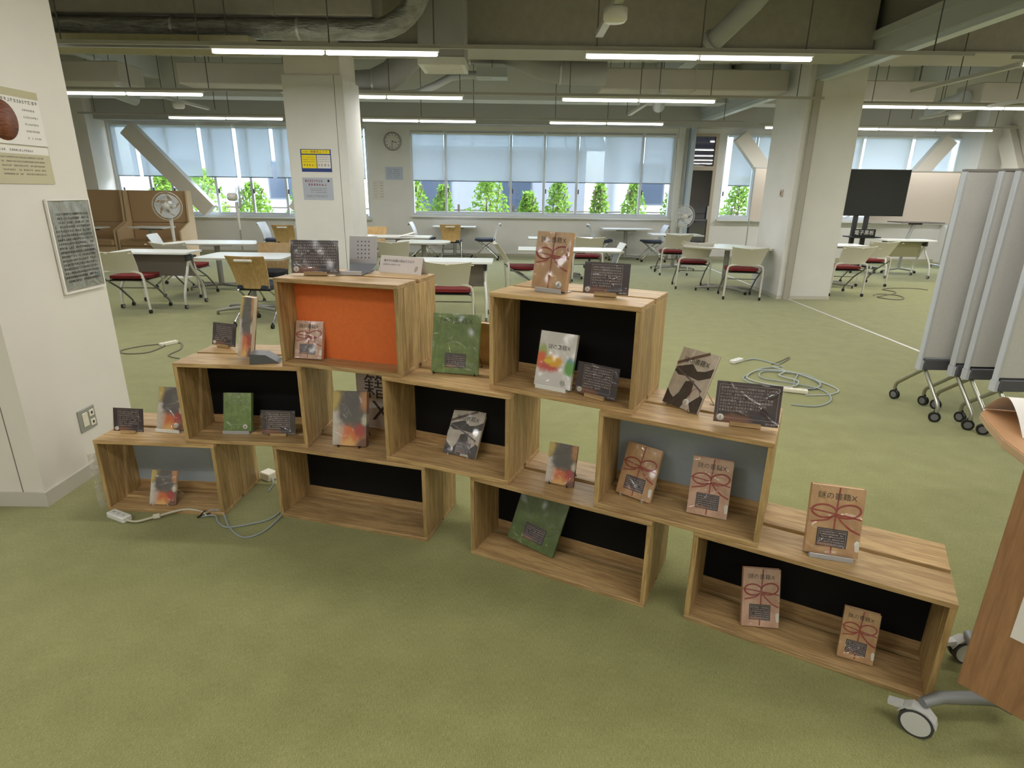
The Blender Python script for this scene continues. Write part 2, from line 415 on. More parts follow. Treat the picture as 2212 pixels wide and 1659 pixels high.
# ---------------------------------------------------------------- lights
TUBEM = emit('lit_tube', (255, 252, 244), TUBE)
def light_row(y, x0, n, L, label, z=2.60, skip=0, dim=1.0):
    t = thing('ceiling_light', label, 'ceiling light', (x0, y, z), 0, 'fluorescent light rows')
    MB().box(0, n*L, -.024, .024, .018, .045).build('housing', WHITE, t)
    for i in range(n):
        a = i*L+.010; b = (i+1)*L-.010
        MB().tube([(a, 0, 0), (a+.012, 0, 0), (b-.012, 0, 0), (b, 0, 0)], [.009, .017, .017, .009], 8).build('tube', TUBEM, t)
        MB().box(i*L, i*L+.010, -.014, .014, -.014, .018).build('lamp_holder', WHITE2, t)
    m_ = n-skip
    ld = bpy.data.lights.new('lamp', 'AREA'); ld.shape = 'RECTANGLE'; ld.size = m_*L-.04; ld.size_y = .03; ld.energy = LAMP*m_*L*dim; ld.color = (1, .982, .94)
    lo = bpy.data.objects.new('lamp', ld); col.objects.link(lo); lo.parent = t; lo.location = (n*L-m_*L/2, 0, -.0175)
ROWS = (-2.25, .40, 3.05, 5.72, 8.30, 11.05)
rowname = ['row behind the camera', 'row over the camera', 'row over the crates', 'nearest row in view', 'middle row in view', 'farthest row in view']
RAILM = plain('light_rail_grey', (164, 162, 154), .5)
YR = (-2.5, .55, 3.45, 6.40, 9.45, 12.55)
RODM = plain('rod_steel', (96, 94, 88), .6)
DIM = (1.0, .85, 1.12, 1.03, 1.0, 1.0)
for i, y in enumerate(ROWS):
    light_row(y, -1.30 if i == 2 else -2.62, 2 if i != 2 else 1, .98, 'lit tube pair left of centre in the '+rowname[i], 2.60, 1 if i == 4 else 0, DIM[i])
    light_row(y, .60, 2, .985, 'lit tube pair right of centre in the '+rowname[i], 2.60, 0, DIM[i])
    light_row(y, -5.95, 2, .985, 'lit tube pair far left in the '+rowname[i], 2.60, 0, DIM[i])
    light_row(YR[i], 4.90, 4, 1.12, 'long lit tube line of the right room in the '+rowname[i], 2.715, 0, DIM[i])
    rl = thing('light_rail', 'thin grey hanging rail carrying the '+rowname[i], 'rail', (0, y, 2.645), 0, 'rails over the light rows')
    a, b = (-7.5, 3.95) if i != 2 else (-2.2, 3.95)
    MB().box(a, b, -.014, .014, 0, .03).build('rail_bar', RAILM, rl)
    for x in (-7.2, -6.0, -4.9, -3.9, -2.72, -1.6, -.7, .7, 1.6, 2.5, 3.6):
        if i == 2 and x < -2.2: continue
        MB().tube([(x, 0, .03), (x, 0, ZC-2.645)], .006, 5).build('hanger_rod', RODM, rl)
    rl = thing('light_rail', 'thin grey rail in the right room carrying the '+rowname[i], 'rail', (0, YR[i], 2.76), 0, 'rails over the light rows')
    MB().box(4.8, 9.9, -.014, .014, 0, .03).build('rail_bar', RAILM, rl)
    for x in (5.2, 6.2, 7.3, 8.4, 9.4): MB().tube([(x, 0, .03), (x, 0, ZC-2.76)], .006, 5).build('hanger_rod', RODM, rl)

# cross rails, running away from the camera
def cross_rail(x, y0, y1, boxy, label, kind):
    t = thing('cable_rail', label, 'rail', (x, y0, 2.72), 0, 'cable rails running towards the windows')
    MB().box(-.03, .03, 0, y1-y0, 0, .04).build('rail_bar', plain('white_rail', (178, 178, 172), .5), t)
    for k in range(int((y1-y0)/1.2)+1): MB().tube([(0, .3+k*1.2, .04), (0, .3+k*1.2, ZC-2.72)], .006, 5).build('hanger_rod', plain('rod_steel', (96, 94, 88), .6), t)
    if kind: MB().lathe([(0, -.09), (.07, -.09), (.085, -.07), (.085, -.005), (0, -.005)], 16, (0, boxy-y0, 0)).build('sensor_head', WHITE2, t)
cross_rail(.70, 3.2, 5.6, 4.75, 'white cable rail with a round sensor above the middle of the room', True)
cross_rail(-5.2, 8.5, 10.95, 10.0, 'white cable rail with a sensor at the far left', True)
cross_rail(1.95, 8.5, 10.95, 10.0, 'short white cable rail before the middle window', False)
cross_rail(5.0, 5.9, 8.2, 7.0, 'white cable rail in the right room near the pier', False)
cross_rail(6.9, 8.5, 10.95, 10.1, 'white cable rail with a sensor before the right window', True)

# ---------------------------------------------------------------- beams and ducts
struct('ceiling_lining', MB().box(XL, XR, 8.2, 12.1, ZC-.02, ZC), plain('far_ceiling_lit_paint', (196, 198, 194), .9), 'pale painted ceiling over the window side, window light in its tone')  # pale paint, with some of the window light put into its colour
def beam(name, x0, x1, y0, y1, z0, label, fl=True, mat=BEAM):
    b = struct(name, MB().box(x0, x1, y0, y1, z0, ZC), mat, label)
    if fl: MB().box(x0, x1, y0-.05, y1+.05, z0-.02, z0).build('bottom_flange', plain('flange_paint', (170, 168, 158), .7), b)
beam('ceiling_beam', XL, 4.0, 7.46, 8.06, 3.03, 'deep beam over the signposted column')
beam('ceiling_beam', 4.2, XR, 7.46, 8.06, 3.03, 'deep beam of the right room')
beam('ceiling_beam', XL, 4.0, 2.6, 3.2, 3.03, 'deep beam over the nearest column')
FARB = plain('far_beam_lit_paint', (196, 198, 194), .85)  # lighter than the near beams, window light partly put into the colour
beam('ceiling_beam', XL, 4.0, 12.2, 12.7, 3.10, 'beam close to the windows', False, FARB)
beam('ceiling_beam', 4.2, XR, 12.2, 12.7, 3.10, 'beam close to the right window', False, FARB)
beam('ceiling_beam', XL, XR, YB-.35, YB, 2.84, 'lintel beam above the windows', False, plain('lintel_lit_paint', (176, 176, 170), .85))  # lintel colour lightened, part of the window light is in it
for x in (-6.8, .95, 2.6, 7.4):
    jl = {-6.8: 'joist running to the left window', .95: 'joist running to the middle window', 2.6: 'joist beside the partition track', 7.4: 'joist running to the right window'}[x]
    beam('ceiling_joist', x, x+.22, 8.06, 12.2, 3.38, jl, False, plain('joist_lit_paint', (186, 190, 188), .7))  # joist colour lightened too, partly to carry the light from the windows
BOXD = plain('beige_duct_board', (186, 182, 172), .8, var=.03, scale=5)
def rduct(x0, x1, y0, y1, z0, z1, label):
    t = thing('rectangular_duct', label, 'duct', ((x0+x1)/2, (y0+y1)/2, z0), 0, 'rectangular ducts'); a = (x1-x0)/2; b = (y1-y0)/2; h = z1-z0
    MB().box(-a, a, -b, b, 0, h, .015).build('duct_body', BOXD, t)
    n = max(1, int((x1-x0)/1.1))
    for i in range(1, n):
        x = -a+2*a*i/n; MB().box(x-.012, x+.012, -b-.012, b+.012, -.012, h).build('duct_flange', BOXD, t)
    for x in (-a+.3, a-.3): MB().tube([(x, -b-.02, h), (x, -b-.02, ZC-z0)], .006, 5).build('hanger_rod', plain('rod_steel', (96, 94, 88), .6), t)
rduct(-8.9, -5.55, 9.2, 9.8, 2.86, 3.14, 'beige rectangular duct at the far left under the ceiling')
rduct(-4.75, -2.75, 9.2, 9.8, 2.86, 3.14, 'beige rectangular duct left of the signposted column')
rduct(1.22, 3.85, 9.2, 9.8, 2.86, 3.14, 'beige rectangular duct before the middle window')
rduct(5.3, 6.4, 9.9, 10.5, 2.86, 3.14, 'short beige rectangular duct in the right room')
rduct(7.1, 9.9, 9.9, 10.5, 2.86, 3.14, 'long beige rectangular duct in the right room')
def foil():
    k = N('crinkled_foil'); nz = k.noise(k.obj(), 5, 5, .65, (.8, 2.5, 2.5)); k.base(k.ramp(nz, [(.3, lin(122, 122, 116)), (.7, lin(178, 180, 178))])); k.rough(.34)
    k.p.inputs['Metallic'].default_value = .75; k.normal(k.bump(nz, .9, .05)); return k.m
FOIL = foil()
bd = thing('board_duct', 'flat grey board duct above the foil wrapped duct', 'duct', (-4.6, 6.35, 2.98))
MB().box(-3.4, 3.3, -.24, .24, 0, .50, .01).build('duct_body', BEAM, bd)
for x in (-1.6, .4, 2.4): MB().box(x-.015, x+.015, -.25, .25, -.008, .50).build('duct_flange', BEAM, bd)
for x in (-2.6, -.6, 1.4, 3.0): MB().tube([(x, 0, .5), (x, 0, .76)], .006, 5).build('hanger_rod', RODM, bd)
ft = thing('foil_duct', 'foil wrapped round duct bending up at the top left', 'duct', (-3, 6.2, 2.885))
pth = [(-5.0, 0, 0), (-4, 0, 0), (-3, 0, 0.005), (-2, 0, -.005), (-1, 0, .003), (0, 0, -.003), (.9, 0, 0), (1.65, 0, 0)]
for k in range(1, 9): a = R(11.25*k); pth.append((1.65+.50*math.sin(a), -.12*(1-math.cos(a)), .42*(1-math.cos(a))))
pth.append((2.16, -.14, .62)); pth.append((2.17, -.14, .84))
MB().tube(pth, [.088]*8+[.09, .094, .098, .10, .104, .106, .108, .11, .11, .11], 24).build('duct_sleeve', FOIL, ft)
for x in (-3.4, -1.6, -.15, 1.0): MB().tube([(x-.012, 0, 0), (x+.012, 0, 0)], .094, 24).build('duct_strap', ALU, ft)
fb = thing('fibre_board_tray', 'straw coloured board tray above the nearest lights', 'tray', (-3.4, 6.02, 2.655))
MB().box(-3, 1.05, -.16, .16, 0, .10).build('tray_body', plain('straw_board', (150, 144, 112), .85, var=.06, scale=20), fb)
MB().box(-3, 1.05, -.18, -.16, -.01, .03).build('tray_lip', ALU, fb)
for x in (-2.5, -.8, .8): MB().tube([(x, 0, .1), (x, 0, 1.02)], .006, 5).build('hanger_rod', plain('rod_steel', (96, 94, 88), .6), fb)
dr = thing('air_diffuser_box', 'grey vertical duct box ending in a white air diffuser', 'air diffuser', (-.74, 6.85, 2.70))
MB().box(-.23, .23, -.25, .25, .05, 1.04, .01).build('duct_body', DUCTG, dr)
gr = MB().box(-.235, .235, -.255, .255, -.02, .05).build('diffuser_frame', WHITE, dr)
for k in range(6): MB().box(-.19, .19, -.20+k*.075, -.175+k*.075, -.03, -.02).build('louvre_blade', WHITE2, gr)
sd = thing('round_duct', 'grey round duct dropping in an S bend before the middle window', 'duct', (-.9, 8.75, 3.2))
pts = [(-1.25, .1, -.38), (-1.0, .1, -.36), (-.75, .08, -.25), (-.5, .05, -.02), (-.25, 0, .05), (.3, 0, .06), (.75, 0, .05), (1.0, 0, -.02), (1.25, 0, -.12), (1.5, 0, -.17), (1.75, 0, -.18), (2.1, 0, -.18)]
MB().tube(pts, .18, 20).build('duct_sleeve', DUCTG, sd)
for i in (1, 5, 9): MB().tube([Vector(pts[i])-Vector((.012, 0, 0)), Vector(pts[i])+Vector((.012, 0, 0))], .19, 20).build('duct_strap', ALU, sd)
for i in (5, 10): MB().tube([pts[i], (pts[i][0], 0, .55)], .006, 5).build('hanger_rod', plain('rod_steel', (96, 94, 88), .6), sd)
fd = thing('flexible_duct', 'thin pale flexible duct curving down beside the signposted column', 'duct', (-.6, 8.6, 2.82))
MB().tube([(-1.5, 0, -.14), (-1.0, 0, -.15), (-.7, 0, -.13), (-.45, 0, -.03), (-.25, 0, .07), (-.05, 0, .1), (.3, 0, .1)], .05, 12).build('duct_sleeve', plain('pale_duct', (176, 182, 184), .45), fd)
MB().box(.1, .5, -.14, .14, .06, .17).build('duct_connector', plain('pale_duct', (176, 182, 184), .45), fd)
MB().tube([(.3, 0, .15), (.3, 0, .93)], .006, 5).build('hanger_rod', plain('rod_steel', (96, 94, 88), .6), fd)
for (x, y, lab) in ((-6.35, 10.3, 'pale round spigot duct at the far left ceiling'), (-3.5, 10.3, 'pale round spigot duct left of the column'), (2.3, 10.3, 'pale round spigot duct over the middle window'), (7.0, 10.6, 'pale round spigot duct in the right room')):
    t = thing('spigot_duct', lab, 'duct', (x, y, 2.9), 0, 'pale spigot ducts')
    MB().tube([(0, -.5, .05), (0, .0, 0), (.08, .4, -.06)], .10, 14).build('duct_sleeve', plain('pale_duct', (176, 182, 184), .45), t)
    MB().tube([(0, 0, .08), (0, 0, .85)], .005, 5).build('hanger_rod', plain('rod_steel', (96, 94, 88), .6), t)
pb = thing('acoustic_panel', 'white perforated ceiling panel above the middle of the room', 'ceiling panel', (.4, 10.2, ZC-.085))
MB().box(-1.0, .5, -.75, .75, 0, .06).build('panel_board', plain('panel_white', (206, 206, 204), .7), pb)
hb = MB()
for i in range(10):
    for j in range(12): hb.cyl((-.9+i*.145, -.7+j*.125, -.001), (-.9+i*.145, -.7+j*.125, .0), .010, 6)
hb.build('perforation', DGREY, pb)['kind'] = 'stuff'
def pipe(pts, r, label):
    t = thing('brace_pipe', label, 'pipe', pts[0]); a = Vector(pts[0])
    MB().tube([Vector(p)-a for p in pts], r, 14).build('pipe_run', plain('pale_pipe', (150, 152, 148), .6), t)
    MB().tube([Vector(pts[0])-a, (Vector(pts[0])-a)+(Vector(pts[1])-Vector(pts[0])).normalized()*.06], r*1.25, 14).build('pipe_collar', DUCTG, t)
pipe([(2.05, 7.0, 2.98), (2.30, 6.6, 3.25), (2.5, 6.15, 3.58)], .10, 'grey pipe slanting up beside the nearest right lights')

# ---------------------------------------------------------------- notices, clock, outlets
def sheet(name, label, cat, mat, x0, x1, z0, z1, th=.002):
    # flat notice: local x to the right, z up, front at y=-th
    t = thing(name, label, cat); MB().box(x0, x1, -th, 0, z0, z1).build('sheet', mat, t); return t
def dashes(mb, x0, x1, z, h, y, seed, gap=.35, fill=.7):
    rr = random.Random(seed); x = x0
    while x < x1:
        wd_ = h*rr.uniform(.6, 1.0)
        if rr.random() < fill+.25:
            n_ = rr.choice((2, 3, 3))
            for q in range(n_):
                if rr.random() < .85:
                    zz = z+h*(q/n_); mb.box(x, min(x+wd_, x1), y-.0004, y, zz, zz+h*.16)
            xx = x+wd_*rr.uniform(.2, .6); mb.box(xx, xx+wd_*.18, y-.0004, y, z, z+h*.9)
        x += wd_+h*gap*rr.uniform(.6, 1.3)
    return mb
_font = {}
def text_mesh(body, size, align='CENTER'):
    key = (body, size, align)
    if key in _font: return _font[key]
    cu = bpy.data.curves.new('t', 'FONT'); cu.body = body; cu.size = size; cu.align_x = align; cu.align_y = 'CENTER'; cu.resolution_u = 3; cu.fill_mode = 'FRONT'
    o = bpy.data.objects.new('t', cu); col.objects.link(o)
    dg = bpy.context.evaluated_depsgraph_get(); me = bpy.data.meshes.new_from_object(o.evaluated_get(dg))
    bpy.data.objects.remove(o); bpy.data.curves.remove(cu)
    for v in me.vertices: v.co = (v.co.x, 0, v.co.y)
    me.materials.clear(); _font[key] = me; return me
def lettering(body, size, mat, parent, x, z, y, align='CENTER', ry=0):
    me = text_mesh(body, size, align).copy()
    o = link('lettering', me, mat, parent, (x, y, z), (0, ry, 0)); return o
INK = plain('black_ink', (34, 30, 30), .7)
GINK = plain('grey_ink', (120, 112, 104), .8)
RINK = plain('red_ink', (150, 60, 66), .8)

# near column posters (on its right face, x=-2.26, facing +X): local x -> +Y, so rotate 90 deg
P1 = sheet('poster', 'upper white poster with a round brown picture on the nearest column', 'poster', PAPER, -.16, .16, -.12, .12); P1.location = (-2.258, 2.90, 1.785); P1.rotation_euler = (0, 0, R(90))
MB().box(-.16, .16, -.003, -.002, .085, .118).build('header_band', plain('beige_band', (190, 182, 150), .8), P1)
pic = MB().lathe([(0, -.0035), (.085, -.0035), (.085, -.002)], 28, (-.075, 0, -.02), 'y'); 
def picmat():
    k = N('brown_picture'); nz = k.noise(k.gen(), 4, 5, .6, (1, 1, 5)); k.base(k.ramp(nz, [(.3, lin(78, 42, 26)), (.6, lin(132, 74, 44)), (.8, lin(176, 130, 90))])); k.rough(.6); return k.m
pic.build('picture', picmat(), P1)
mb = dashes(MB(), -.15, .15, .062, .016, -.0022, 3)
for r_ in range(5): dashes(mb, .05, .13, .03-.03*r_, .009, -.0022, 20+r_)
mb.build('lettering', GINK, P1)
P2 = sheet('poster', 'lower beige poster on the nearest column', 'poster', plain('poster_beige', (196, 188, 158), .6), -.17, .165, -.085, .085); P2.location = (-2.258, 2.895, 1.582); P2.rotation_euler = (0, 0, R(90))
MB().box(-.165, .16, -.003, -.002, .045, .078).build('header_band', PAPER, P2)
mb = dashes(MB(), -.14, .06, .056, .010, -.0032, 5)
for r_ in range(5): dashes(mb, -.13, .12, .026-.018*r_, .008, -.0022, 40+r_)
mb.build('lettering', GINK, P2)
P3 = thing('poster', 'dark grey wrinkled sheet in a clear sleeve on the nearest column', 'poster', (-2.256, 3.105, 1.20), 0, None, (0, 0, R(90)))
def wrinkle(u, v):
    x = (u-.5)*.275; z = (v-.5)*.43; b = .004*math.sin(11*u+5*v)*math.sin(7*v+2)+.003*math.sin(23*u*v+3)
    return (x, -.006+b, z), (0, -1, 0)
def wink():
    k = N('grey_print'); nz = k.noise(k.gen(), 5, 4, .6); k.base(k.ramp(nz, [(.3, lin(128, 130, 130)), (.7, lin(186, 186, 182))])); k.rough(.25); k.p.inputs['Coat Weight'].default_value = .6; return k.m
MB().slab(wrinkle, 14, 20, .001).build('printed_sheet', wink(), P3)
SLEEVE = glass_mat('clear_sleeve', (.97, .97, .96, 1), .03)
MB().box(-.150, .150, -.0125, -.012, -.232, .228).build('clear_sleeve', SLEEVE, P3)
MB().box(-.152, -.144, -.013, -.004, -.232, .228).box(.144, .152, -.013, -.004, -.232, .228).box(-.144, .144, -.013, -.004, -.232, -.222).box(-.144, .144, -.013, -.004, .220, .228).build('sleeve_edge', PAPER, P3)
mb = MB()
for r_ in range(17): dashes(mb, -.125, .125, .15-.0205*r_, .012, -.0105, 60+r_, .3)
mb.build('lettering', plain('dark_print', (40, 42, 44), .5), P3)
OUT = thing('wall_outlet', 'grey square outlet plate low on the nearest column', 'outlet', (-2.26, 2.92, .312), 0, None, (0, 0, R(90)))
MB().box(-.062, .062, -.008, 0, -.060, .060, .003).build('plate', plain('outlet_grey', (150, 150, 142), .45), OUT)
MB().box(-.04, .0, -.012, -.008, -.035, .04, .002).build('switch_rocker', plain('ivory', (226, 220, 200), .5), OUT)
for z in (-.028, .024):
    s_ = MB().box(.012, .048, -.012, -.008, z-.018, z+.018, .002).build('socket', plain('ivory', (226, 220, 200), .5), OUT); MB().box(.024, .036, -.0125, -.012, z-.006, z+.008).build('socket_slot', BLACK, s_)
# column notices
BLUE = plain('notice_blue', (40, 62, 128), .5); YEL = plain('notice_yellow', (236, 216, 20), .5)
S1 = sheet('notice', 'yellow and blue no eating notice on the middle column', 'notice', BLUE, -.178, .178, -.125, .125); S1.location = (-2.325, 7.399, 1.795)
MB().box(-.165, .165, -.003, -.002, .075, .118).build('title_band', YEL, S1)
MB().box(-.168, .002, -.003, -.002, -.085, .062, .0).build('yellow_field', YEL, S1)
MB().box(.010, .168, -.003, -.002, -.085, .062).build('white_field', plain('notice_white', (216, 216, 214), .5), S1)
lettering('食事禁止です', .034, plain('notice_brown', (150, 84, 10), .6), S1, .04, .096, -.0034)
mb = MB()
for r_ in range(3): dashes(mb, -.150, -.015, .03-.024*r_, .010, -.0032, 80+r_); dashes(mb, .022, .155, .034-.024*r_, .010, -.0032, 90+r_)
dashes(mb, -.15, -.02, -.062, .026, -.0032, 97, .5); dashes(mb, .02, .155, -.06, .026, -.0032, 98, .5); dashes(mb, -.15, .0, .09, .012, -.0032, 99)
mb.build('lettering', plain('notice_brown', (150, 84, 10), .6), S1)
S2 = sheet('notice', 'pale blue-grey notice below the yellow one on the middle column', 'notice', plain('notice_grey', (172, 178, 192), .5), -.178, .178, -.125, .125); S2.location = (-2.33, 7.399, 1.48)
mb = dashes(dashes(MB(), -.15, .09, .078, .026, -.0022, 110), -.11, .12, .036, .026, -.0022, 111); mb.build('lettering', RINK, S2)
mb = MB()
for r_ in range(3): dashes(mb, -.09, .10, .0-.022*r_, .010, -.0022, 112+r_)
for r_ in range(2): dashes(mb, -.14, .11, -.08-.016*r_, .010, -.0022, 116+r_)
mb.build('lettering', GINK, S2)
MB().lathe([(0, -.003), (.013, -.003), (.013, -.002)], 16, (.13, 0, .09), 'y').build('dot', INK, S2)
S3 = sheet('notice', 'pale blue notice on the pier under the wall clock', 'notice', plain('notice_pale', (180, 190, 208), .5), -.2, .2, -.14, .14); S3.location = (-2.72, YB-.001, 1.817)
mb = MB()
for r_ in range(5): dashes(mb, -.15, .12, .08-.042*r_, .018, -.0022, 130+r_)
mb.build('lettering', GINK, S3)
S4 = sheet('notice', 'white text sheet on the pier beside the left window', 'notice', plain('sheet_white', (214, 210, 204), .7), -.13, .13, -.21, .21); S4.location = (-3.1, YB-.001, 1.45)
mb = MB()
for r_ in range(6): dashes(mb, .05, .11, .15-.06*r_, .02, -.0022, 140+r_)
for r_ in range(6): dashes(mb, -.1, -.03, .15-.06*r_, .012, -.0022, 150+r_)
mb.build('lettering', GINK, S4)
CL = thing('wall_clock', 'round silver wall clock on the pier between the windows', 'clock', (-2.72, YB, 2.49))
MB().lathe([(.175, 0), (.195, -.01), (.195, -.045), (.17, -.05), (.165, -.03)], 36, (0, 0, 0), 'y').build('case', plain('clock_silver', (150, 150, 146), .3, .6), CL)
fc = MB().lathe([(0, -.028), (.168, -.028)], 36, (0, 0, 0), 'y').build('dial', plain('clock_dial', (214, 212, 206), .5), CL)
for k in range(12):
    a = R(30*k); MB().box(-.005, .005, -.031, -.028, .125, .155).build('hour_mark', INK, fc, None, (0, a, 0))
MB().box(-.006, .006, -.034, -.031, -.02, .10).build('hour_hand', INK, CL, None, (0, R(105), 0))
MB().box(-.004, .004, -.037, -.034, -.02, .145).build('minute_hand', INK, CL, None, (0, R(190), 0))
for (p, rz, lab) in (((3.95, 9.3, .30), R(-90), 'white outlet plate low on the pier by the partition track'), ((2.42, YB, .35), 0, 'white outlet plate on the wall below the middle window')):
    t = thing('wall_outlet', lab, 'outlet', p, rz); MB().box(-.06, .06, -.008, 0, -.06, .06, .003).build('plate', WHITE2, t); MB().box(-.02, .02, -.011, -.008, -.04, .04).build('socket', OFFW, t)
SN = thing('wall_sensor', 'small brown push button box on the pier', 'switch', (3.95, 9.12, 1.50), R(-90)); MB().box(-.035, .035, -.02, 0, -.05, .05, .004).build('box', plain('beige_box', (196, 186, 172), .5), SN); MB().box(-.02, .02, -.024, -.02, -.03, .03).build('button', plain('brown_button', (134, 104, 86), .5), SN)

# ================================================================== CRATES
H0, H1, T_, D_ = .370, .383, .018, .36
BLKP = plain('black_back_panel', (20, 18, 17), .8, spec=.2); ORGP = plain('orange_back_panel', (222, 112, 50), .75, var=.05, scale=60); BLUP = plain('blue_grey_back_panel', (158, 168, 174), .7, var=.03, scale=60)
def make_crate(wd_, h, panel, x, y, z, ang, label, py=.224, rail=True):
    t = thing('wooden_crate', label, 'crate', (x, y, z), R(ang), 'stepped wall of display crates')
    fd_, gp = .170, .024
    for (za, zb) in ((0, T_), (h-T_, h)):
        for (ya, yb) in ((0, fd_), (fd_+gp, D_)):
            MB().box(-wd_/2, wd_/2, -(yb-ya)/2, (yb-ya)/2, -T_/2, T_/2, .0016).build('plank', WX, t, (wd_/2, (ya+yb)/2, (za+zb)/2))
    for x0 in (0, wd_-T_):
        for (ya, yb) in ((.002, .052), (.054, .190), (.192, D_-.002)):
            MB().box(-T_/2, T_/2, -(yb-ya)/2, (yb-ya)/2, -(h-2*T_)/2, (h-2*T_)/2, .001).build('side_board', WZ, t, (x0+T_/2, (ya+yb)/2, h/2))
    if rail: MB().box(-(wd_-2*T_)/2, (wd_-2*T_)/2, -.006, .006, -.020, .020, .001).build('back_rail', WX, t, (wd_/2, py+.002, T_+.020))
    MB().box(T_, wd_-T_, py, py+.008, T_+(.040 if rail else 0), h-T_).build('back_panel', panel, t)
    return t
WB, WS = .761, .582
Z1, Z2, Z3 = H0, H0+H1, H0+2*H1
make_crate(WS, H0, BLUP, -1.943, 2.513, 0, -3.64, 'small bottom row crate with a blue-grey back beside the near column')
make_crate(WB, H0, BLKP, -1.097, 2.483, 0, -15.62, 'long empty bottom row crate with a black back')
make_crate(WB, H0, BLKP, -.166, 2.198, 0, -26.74, 'long bottom row crate holding the tilted green book')
make_crate(WB, H0, BLKP, .647, 1.801, 0, -29.4, 'long bottom row crate at the right end holding two wrapped books')
make_crate(WS, H1, BLKP, -1.501, 2.498, Z1, -4.0, 'middle row crate with a black back holding the green book number 9')
make_crate(WS, H1, BLKP, -.543, 2.348, Z1, -22.6, 'middle row crate with a black back holding the black and white book')
make_crate(WS, H1, BLUP, .315, 1.969, Z1, -27.3, 'middle row crate with a blue-grey back holding two wrapped books')
make_crate(WS, H1, ORGP, -1.010, 2.492, Z2, -16.98, 'top crate with the orange back', .112, False)
make_crate(WS, H1, BLKP, -.087, 2.202, Z2, -27.51, 'top crate with a black back holding the white book number 10')

# ================================================================== BOOKS
import numpy as np
def jacket_mat():
    k = N('clear_book_film'); k.t.nodes.remove(k.p)
    tr = k.n('ShaderNodeBsdfTransparent'); gl = k.n('ShaderNodeBsdfGlossy'); mx = k.n('ShaderNodeMixShader'); mx.inputs[0].default_value = .085
    tr.inputs[0].default_value = (.97, .97, .97, 1); gl.inputs['Roughness'].default_value = .13
    k.l(tr.outputs[0], mx.inputs[1]); k.l(gl.outputs[0], mx.inputs[2])
    o = [x for x in k.t.nodes if x.type == 'OUTPUT_MATERIAL'][0]; k.l(mx.outputs[0], o.inputs[0]); return k.m
JACKET = jacket_mat()
def jacket(parent, wd_, h, seed, amount=1.0, step=.0022):
    # crumpled clear film: a fine grid with raised creases
    rr = random.Random(seed); nx, nz_ = int(wd_/step), int(h/step)
    X, Z = np.meshgrid(np.linspace(-wd_/2-.001, wd_/2+.001, nx+1), np.linspace(0, h+.001, nz_+1), indexing='ij'); Y = np.zeros_like(X)
    for _ in range(int(13*amount)):
        cx_, cz_ = rr.uniform(-.5, .5)*wd_, rr.uniform(.0, 1.0)*h; a = rr.gauss(.0, .9); L = rr.uniform(.012, .05)*(1.4 if rr.random() < .25 else 1); wv_ = rr.uniform(.0022, .0048); cur = rr.uniform(-9, 9)
        u = (X-cx_)*math.cos(a)+(Z-cz_)*math.sin(a); v = -(X-cx_)*math.sin(a)+(Z-cz_)*math.cos(a)-cur*u*u
        Y += np.exp(-(v/wv_)**2)*np.exp(-(u/L)**4)*wv_*rr.uniform(.8, 1.6)
    for _ in range(int(7*amount)):      # dimples near the corners and the lower edge
        cx_ = rr.choice((-1, 1))*wd_*rr.uniform(.15, .46); cz_ = h*rr.choice((rr.uniform(.02, .2), rr.uniform(.8, .96))); wv_ = rr.uniform(.003, .007)
        Y += np.exp(-((X-cx_)**2+(Z-cz_)**2)/wv_**2)*wv_*rr.uniform(.4, .8)
    Y += .0012*np.sin(X*60+seed)*np.sin(Z*45+seed*1.7)
    P = np.stack([X, -.0045-Y, Z], -1).reshape(-1, 3); w2 = nz_+1
    I, J = np.meshgrid(np.arange(nx), np.arange(nz_), indexing='ij'); a0 = (I*w2+J).ravel()
    F = np.stack([a0, a0+w2, a0+w2+1, a0+1], -1)
    me = bpy.data.meshes.new('plastic_jacket'); me.vertices.add(len(P)); me.vertices.foreach_set('co', P.ravel())
    me.loops.add(F.size); me.loops.foreach_set('vertex_index', F.ravel().astype(np.int32)); me.polygons.add(len(F)); me.polygons.foreach_set('loop_start', np.arange(0, F.size, 4, dtype=np.int32))
    me.polygons.foreach_set('use_smooth', np.ones(len(F), dtype=bool)); me.update(); me.validate()
    return link('plastic_jacket', me, JACKET, parent)
def film(k, scale=38, st=.35, coat=.35):
    k.rough(.40); k.p.inputs['Coat Weight'].default_value = coat; k.p.inputs['Coat Roughness'].default_value = .2
def blob(k, sx, sz, cx, cz, rx, rz, soft=.5):
    a = k.math('DIVIDE', k.math('SUBTRACT', sx, cx), rx); b = k.math('DIVIDE', k.math('SUBTRACT', sz, cz), rz)
    d = k.math('SQRT', k.math('ADD', k.math('MULTIPLY', a, a), k.math('MULTIPLY', b, b)))
    m = k.n('ShaderNodeMapRange'); m.interpolation_type = 'SMOOTHSTEP'; k.l(d, m.inputs[0])
    m.inputs[1].default_value = 1-soft/2; m.inputs[2].default_value = 1+soft/2; m.inputs[3].default_value = 1; m.inputs[4].default_value = 0
    return m.outputs[0]
def xz(k, wob=.10):
    g = k.gen(); s = k.n('ShaderNodeSeparateXYZ'); k.l(g, s.inputs[0]); nz = k.noise(g, 5, 4); d = k.math('MULTIPLY', k.math('SUBTRACT', nz, .5), wob*2)
    return k.math('ADD', s.outputs[0], d), k.math('ADD', s.outputs[2], d), g
def cover_kraft(name, pinkish):
    k = N(name); nz = k.noise(k.gen(), 3, 4); c = (lin(204, 164, 118), lin(168, 126, 86)) if not pinkish else (lin(212, 174, 148), lin(180, 138, 114))
    k.base(k.ramp(nz, [(.3, c[1]), (.7, c[0])])); film(k); return k.m
